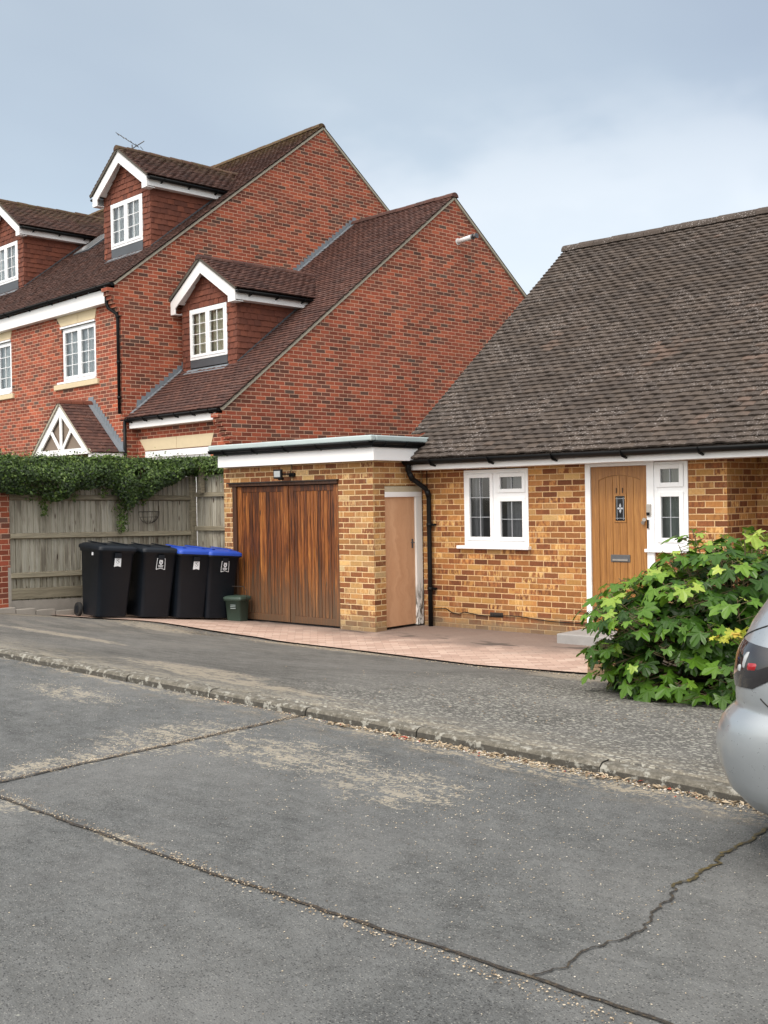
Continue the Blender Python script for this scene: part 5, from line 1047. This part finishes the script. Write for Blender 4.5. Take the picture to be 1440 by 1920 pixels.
# ============================================================ PLANTER WALL AND SHRUBS
lw = thing('low_wall', 'low orange brick planter edging under the shrub', 'wall', (-5.5, 9.83, 0))
w = MB(); w.box(-5.965, -3.0, 9.80, 9.90, -.05, .145); w.box(-5.965, -5.865, 9.90, 11.2, -.05, .145); w.build('wall', 'buff_brick', lw, .004)
so_ = MB(); so_.poly([(-5.865, 9.9, .10), (-2.5, 9.9, .10), (-2.5, 11.2, .10), (-5.865, 11.2, .10)]); tag(so_.build('soil', 'soil'), kind='structure')
LOB = [(0, .10), (18, .52), (30, .34), (38, .70), (52, .92), (62, .66), (70, .60), (80, .86), (90, 1.0)]
def leaf_outline(k=0):
    half = [(25, .30), (8, .50), (-8, .62), (2, .72), (18, .62), (26, .60), (30, .86), (42, .98), (52, .74), (60, .62), (70, .88), (82, 1.06), (90, 1.14)]
    L_ = []
    for a, r_ in half: L_.append((math.cos(rad(a-20 if a < 20 else a))*r_*(1.0), math.sin(rad(a-20 if a < 20 else a))*r_))
    P = [(0, -.02)]+L_[:-1]+[L_[-1]]+[(-x, y) for x, y in reversed(L_[:-1])]
    return P
OUT = leaf_outline()
def add_leaf(mb, c, n, tipdir, s_, tint, droop=.3):
    n = n.normalized(); t = (tipdir-n*tipdir.dot(n)); t = t.normalized() if t.length > 1e-3 else n.orthogonal().normalized(); b_ = t.cross(n)
    vs = [c+t*s_*.12-n*.0]; wv = R.uniform(.05, .14); ph = R.random()*6
    for i, (x, y) in enumerate(OUT):
        r_ = math.hypot(x, y); z = -droop*.5*r_*r_+.10*abs(x)*.6+wv*math.sin(i*1.9+ph)*r_*.35; k = 1+R.uniform(-.05, .05)
        vs.append(c+b_*(x*s_*k)+t*(y*s_*k)+n*(z*s_))
    N = len(OUT); mb.add(vs, [(0, 1+i, 1+(i+1) % N) for i in range(N)], tint)
sh = thing('shrub', 'big glossy green shrub with lobed leaves in front of the oak door', 'shrub', (-4.5, 9.7, .1))
lv, stm = MB(), MB()
CE, RAD = Vector((-4.12, 9.05, .66)), Vector((1.16, 1.22, .78))
def crown(u, v, k=1.0):      # u azimuth, v elevation in -30..90
    a = math.cos(v); bump_ = 1+.20*mnoise.noise(Vector((math.cos(u)*1.6, math.sin(u)*1.6, v*1.8)))+.10*mnoise.noise(Vector((math.cos(u)*4, math.sin(u)*4, v*4)))
    return CE+Vector((math.cos(u)*a*RAD.x, math.sin(u)*a*RAD.y, math.sin(v)*RAD.z))*bump_*k
ROOT = Vector((-4.2, 9.6, .1))
tips = []
for i in range(250):
    u = R.random()*6.283; v = math.asin(R.uniform(-.6, 1)); k = R.uniform(.45, .96) if i > 90 else R.uniform(.85, 1.0)
    p = crown(u, v, k); zmin = ground(p.x, p.y)+.07
    if p.z < zmin: p.z = zmin+R.uniform(0, .1)
    tips.append((p, k))
for p in [Vector((-5.26, 9.2, .72)), Vector((-5.30, 9.3, .50)), Vector((-5.02, 9.4, .98)), Vector((-4.75, 9.9, 1.22)), Vector((-4.62, 10.05, 1.42)), Vector((-4.55, 9.7, 1.26)), Vector((-4.10, 9.75, 1.44)), Vector((-3.98, 9.8, 1.56)), Vector((-4.2, 9.5, 1.30)), Vector((-4.85, 9.4, 1.08)), Vector((-3.7, 9.5, 1.40)), Vector((-5.15, 9.0, .85)), Vector((-4.4, 9.5, 1.30)), Vector((-5.2, 9.1, .30)), Vector((-5.05, 8.85, .28)), Vector((-4.85, 8.5, .30)), Vector((-5.35, 9.2, .42)), Vector((-5.1, 9.3, .55)), Vector((-4.6, 8.2, .32))]: tips.append((p, 1.08))
for p, k in tips:
    out = (p-CE); out.z *= 1.2; out.normalize(); mid = ROOT.lerp(p, .55)+Vector((0, 0, -.12+.1*R.random()))
    stm.tube([ROOT+Vector((R.gauss(0, .12), R.gauss(0, .08), 0)), mid, p-Vector((0, 0, .0))], .006, 5, rs=[.011, .007, .004])
    nl = R.randint(6, 9); top = k > .9
    axis = (Vector((0, 0, 1))*.9+out*.55).normalized()
    for j in range(nl):
        az = 2*math.pi*j/nl*1.3+R.uniform(-.4, .4)+k*7; side = Vector((math.cos(az), math.sin(az), 0)); lvl = j/nl
        pet = .05+.17*(1-lvl)*R.uniform(.7, 1.2); c = p-axis*(.20*(1-lvl))+side*pet+Vector((0, 0, pet*.35))
        g_ = ground(c.x, c.y)+.035
        if c.z < g_: c.z = g_+R.uniform(0, .05)
        n = (Vector((0, 0, 1))*.75+side*R.uniform(.15, .75)+out*.35+Vector((R.gauss(0, .15), R.gauss(0, .15), 0))); s_ = R.uniform(.062, .14)*(1.1-.42*lvl if top else 1.05)
        tn = .40+.12*R.gauss(0, 1)+(.42*lvl*lvl if top and k > .95 else (.12 if top else -.10))+(.38 if k > 1.05 and lvl > .25 and p.z > .6 else 0)+(.30*lvl if k > .9 and p.z > CE.z+.25 else 0)+R.choice([0, 0, 0, 0, .22])-.28*max(0, .75-p.z)-(.12 if k < .8 else 0)  # tint also lowered for inner and low leaves, shade of the crown interior painted in
        stm.tube([p-axis*(.20*(1-lvl)), c], .0028, 4)
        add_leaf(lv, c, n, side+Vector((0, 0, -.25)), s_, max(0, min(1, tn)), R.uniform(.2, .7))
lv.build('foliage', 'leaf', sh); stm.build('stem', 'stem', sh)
gs = thing('golden_shrub', 'small yellow green leaved sprig between the dark shrub and the silver car', 'shrub', (-3.75, 8.6, .2))
gl_, gst = MB(), MB()
for i in range(13):
    p = Vector((-3.47+R.gauss(0, .08), 7.9+R.gauss(0, .08), .76+R.gauss(0, .04)))
    gst.tube([(-3.6, 8.4, .2), (-3.5, 8.1, .6), tuple(p)], .004, 4)
    for j in range(4): add_leaf(gl_, p+Vector((R.gauss(0, .05), R.gauss(0, .05), R.gauss(0, .02))), Vector((R.gauss(0, .5), R.gauss(-.4, .5), 1)), Vector((R.gauss(0, 1), R.gauss(0, 1), -.3)), R.uniform(.03, .05), R.random())
gl_.build('foliage', 'gold_leaf', gs); gst.build('stem', 'stem', gs)

# ============================================================ SILVER CAR (rear corner enters the frame at the right)
CARL, CW = 4.25, .90
car = thing('parked_car', 'silver hatchback parked at the kerb, only its rear corner in view', 'car', (0, 0, 0), 0, None, loc=(-2.12, 5.02, zroad(-1)+.0)); car.rotation_euler = (0, rad(1.8), rad(0))
#        z    xr    xf    halfw  corner radius rear
PR = [(.24, .20, 4.05, .74, .30), (.27, .10, 4.12, .80, .34), (.34, .045, 4.18, .86, .36), (.44, .012, 4.22, .885, .36), (.52, .0, 4.24, .895, .36), (.58, .008, 4.24, .895, .36), (.63, .034, 4.22, .89, .34), (.665, .070, 4.18, .885, .32), (.69, .100, 4.15, .882, .30),
      (.74, .104, 4.05, .885, .28), (.82, .108, 3.9, .885, .28), (.90, .116, 3.55, .88, .28), (.955, .135, 3.2, .87, .28), (1.02, .160, 3.05, .855, .28), (1.10, .205, 2.90, .83, .28), (1.20, .275, 2.72, .79, .28), (1.30, .37, 2.52, .74, .28), (1.38, .48, 2.32, .68, .28), (1.43, .64, 2.15, .60, .28), (1.455, .95, 1.95, .45, .25)]
def prof_at(z):
    for a, b_ in zip(PR, PR[1:]):
        if a[0] <= z <= b_[0]: t = (z-a[0])/(b_[0]-a[0]); return [a[i]+(b_[i]-a[i])*t for i in range(5)]
    return list(PR[-1] if z > 1 else PR[0])
def carpt(z, s_, off=0):      # s: 0 = rear centre, 1 = corner end on the near (-y) side, up to 4 = front centre ; negative mirrors
    z0, xr, xf, hw, rc = prof_at(z); sg = -1 if s_ >= 0 else 1; q = abs(s_)
    if q <= .5: t = q/.5; x = xr+.035*t*t; y = t*(hw-rc); nx, ny = -1, .1*t
    elif q <= 1.5: a = (q-.5)*math.pi/2; x = xr+.035+rc*(1-math.cos(a))*1.0; y = hw-rc+rc*math.sin(a); nx, ny = -math.cos(a), math.sin(a)
    elif q <= 3: t = (q-1.5)/1.5; x0 = xr+.035+rc; x1 = xf-rc*1.6; x = x0+(x1-x0)*t; y = hw+.012*math.sin(math.pi*t); nx, ny = 0, 1
    else: a = (q-3)*math.pi/2; r2 = rc*1.6; x = xf-r2+r2*math.sin(a); y = hw-r2*.0-(hw)*(1-math.cos(a)); nx, ny = math.sin(a), math.cos(a)
    return (x+nx*off, sg*(y+ny*off), z)
SS = [i*.1 for i in range(5)]+[.5+i/16 for i in range(16)]+[1.5+i*.1 for i in range(15)]+[3+i/8 for i in range(9)]
ring = SS[:-1]+[-q for q in reversed(SS[1:])]
zs = []
for a, b_ in zip(PR, PR[1:]): zs += [a[0], (a[0]+b_[0])/2]
zs.append(PR[-1][0])
mb = MB(); secs = [[carpt(z, s_) for s_ in ring] for z in zs]; secs = [list(reversed(q)) for q in secs]
loft(mb, secs); cb_ = mb.build('body', 'car_paint', car)
def patch(pts, off, name, mat, parent, nu=10, nv=6, thick=True):
    # pts: four corners (s,z) : bl, br, tr, tl ; bilinear, laid on the body surface
    mb = MB(); vs = []
    for j in range(nv+1):
        for i in range(nu+1):
            u, v = i/nu, j/nv; s_ = (pts[0][0]*(1-u)+pts[1][0]*u)*(1-v)+(pts[3][0]*(1-u)+pts[2][0]*u)*v; z = (pts[0][1]*(1-u)+pts[1][1]*u)*(1-v)+(pts[3][1]*(1-u)+pts[2][1]*u)*v
            e = .35+.65*min(1, 5*min(u, 1-u, v, 1-v)); vs.append(carpt(z, s_, off*e if thick else off))
    f = [(j*(nu+1)+i, (j+1)*(nu+1)+i, (j+1)*(nu+1)+i+1, j*(nu+1)+i+1) for j in range(nv) for i in range(nu)]
    if pts[0][0] >= 0: f = [tuple(reversed(q)) for q in f]
    mb.add(vs, f, .5, True); return mb.build(name, mat, parent)
for sg in (1, -1):
    tl_ = patch([(sg*.62, .755), (sg*1.20, .775), (sg*1.85, .93), (sg*.64, .955)], .012, 'tail_lamp', 'lens_clear', car)
    patch([(sg*1.115, .835), (sg*1.24, .845), (sg*1.27, .885), (sg*1.12, .880)], .017, 'brake_lens', 'lens_red', tl_, 5, 3)
    patch([(sg*.965, .822), (sg*1.035, .825), (sg*1.035, .866), (sg*.975, .866)], .0165, 'reverse_lens', 'lens_white', tl_, 4, 3)
    patch([(sg*1.045, .835), (sg*1.085, .835), (sg*1.135, .925), (sg*1.075, .925)], .0175, 'indicator_lens', 'lens_white', tl_, 4, 3)
    patch([(sg*1.72, 1.02), (sg*2.75, 1.0), (sg*2.55, 1.33), (sg*1.85, 1.33)], .004, 'side_window', 'darkglass', car)
    patch([(sg*3.55, .62), (sg*3.95, .60), (sg*3.95, .72), (sg*3.5, .80)], .006, 'headlight', 'lens_white', car)
    for wx in (.78, 3.35):
        wh = MB(); wh.tube([(wx, sg*.70, .31), (wx, sg*.905, .31)], .31, 28); wo = wh.build('wheel', 'rubber', car, .02)
        ri = MB(); ri.tube([(wx, sg*.903, .31), (wx, sg*.912, .31)], .20, 22); ri.build('rim', 'steel', wo)
patch([(-.42, 1.0), (.42, 1.0), (.40, 1.28), (-.40, 1.28)], .004, 'rear_window', 'darkglass', car)
patch([(-.3, .44), (.3, .44), (.3, .54), (-.3, .54)], .004, 'number_plate', 'blue_lid' if False else 'sticker', car, thick=False)
patch([(3.62, .98), (4, .98), (4, 1.30), (3.7, 1.30)], .004, 'windscreen', 'darkglass', car)
for sg in (1, -1):
    sm = MB(); sm.tube([carpt(.935+.16*t, sg*(.66+.95*t), .001) for t in [i/10 for i in range(11)]], .003, 5); sm.build('panel_seam', 'rubber', car)
    sm = MB(); sm.tube([carpt(.745-.11*t, sg*(1.30+.30*t), .001) for t in [i/8 for i in range(9)]], .003, 5); sm.build('panel_seam', 'rubber', car)
wp = MB(); wp.tube([(.33, -.15, 1.12), (.27, -.45, 1.08), (.33, -.58, 1.07)], .012, 6); wp.build('rear_wiper', 'black', car)

bpy.context.view_layer.update()
